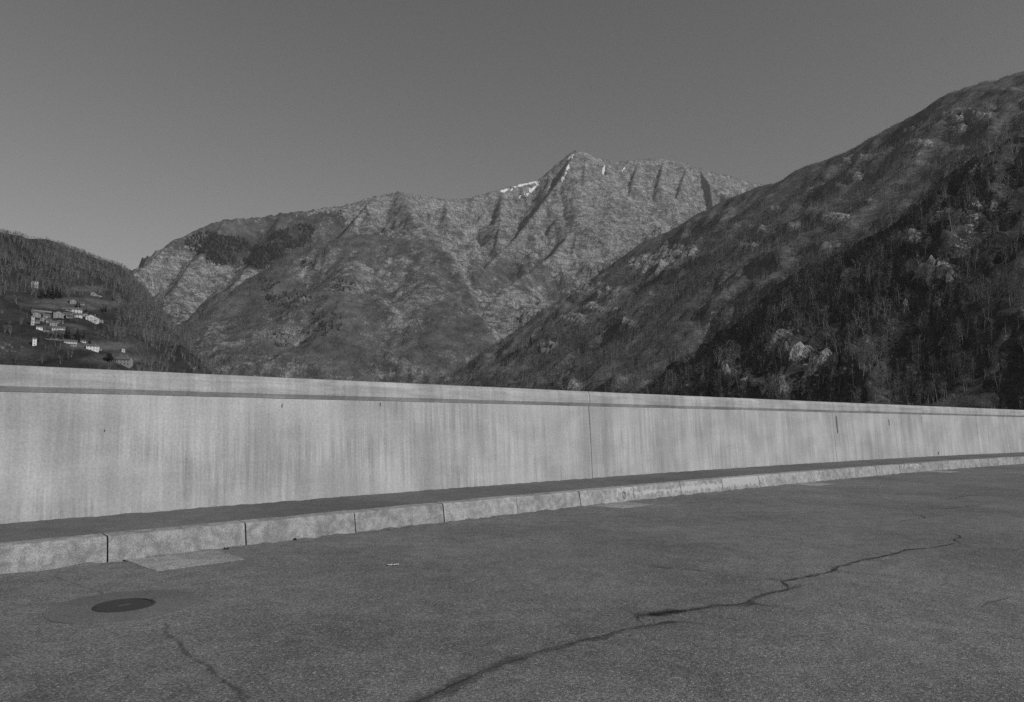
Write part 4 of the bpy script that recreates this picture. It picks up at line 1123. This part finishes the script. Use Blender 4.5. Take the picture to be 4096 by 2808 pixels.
CONS = [(250, 500, 14, "second conifer from the left in the dark row above the village"), (310, 510, 16, "tallest conifer in the middle of the dark row above the village"),
    (370, 505, 15, "fourth conifer from the left in the dark row above the village"), (420, 500, 12, "rightmost conifer of the dark row above the village"), (160, 510, 12, "leftmost conifer of the dark row above the village"),
    (660, 650, 9, "left conifer of the pair behind the long top white house"), (700, 655, 8, "right conifer of the pair behind the long top white house"), (1040, 700, 9, "left conifer of the pair on the slope right of the village"),
    (1070, 690, 8, "right conifer of the pair on the slope right of the village"), (800, 700, 6, "small conifer right of the long top white house"), (320, 735, 5, "small conifer at the right end of the upper terrace wall"),
    (150, 780, 5, "small conifer between the stone houses at the left edge"), (350, 1080, 8, "left conifer of the two above the terrace road shed"), (390, 1060, 7, "right conifer of the two above the terrace road shed"),
    (510, 1070, 12, "tallest conifer right of the white cottages at the village foot"), (545, 1085, 11, "conifer touching the tallest one right of the white cottages"), (670, 1060, 10, "conifer midway between the cottages and the bright meadow house"),
    (640, 1140, 9, "left conifer at the right end of the long terrace house"), (690, 1135, 9, "right conifer at the right end of the long terrace house"), (760, 1080, 8, "conifer above the small white house right of the terrace road"),
    (850, 1150, 6, "small conifer above the bright white meadow house"), (110, 1130, 9, "conifer beside the tall white house level with the terrace road"), (1170, 545, 6, "small lone conifer high on the slope right of the gabled hut"),
    (1020, 520, 5, "small conifer at the right end of the short terrace wall"), (440, 870, 4, "little conifer in the middle of the village")]
for i, (x, y, h, lb) in enumerate(CONS):
    solo('con', x, y, h, lb, i)
solo('bush', 1075, 1395, 9.0, "big dark evergreen bush left of the lowest stone house", 0)
solo('bush', 1140, 1400, 6.0, "smaller dark evergreen bush touching the lowest stone house", 1)
solo('con', 0, 0, 22, "lone dark conifer on the right-hand hillside, left of its partner", 1, C, (1204, 786), 700, 1900)
solo('con', 0, 0, 20, "lone dark conifer on the right-hand hillside, right of its partner", 2, C, (1224, 802), 700, 1900)

# ------------------------------------------------------------------ air
hz = NT("valley_haze"); hz.n.remove(hz.b)
pv = hz.n.new("ShaderNodeVolumePrincipled"); pv.inputs["Color"].default_value = (0.9, 0.9, 0.9, 1)
pv.inputs["Density"].default_value = HAZE; pv.inputs["Anisotropy"].default_value = 0.2
out = [n for n in hz.n if n.type == 'OUTPUT_MATERIAL'][0]; hz.l.new(pv.outputs[0], out.inputs["Volume"])
V, F = bx(-9500, 9500, -9500, 9500, -215, 1800)
hb = link("haze", mesh("haze", V, F), hz.mat); hb["kind"] = "stuff"; tag(hb, "thin pale haze filling the valley air", "haze")
bm = bmesh.new(); bm.from_mesh(hb.data); bmesh.ops.recalc_face_normals(bm, faces=bm.faces); bm.to_mesh(hb.data); bm.free()
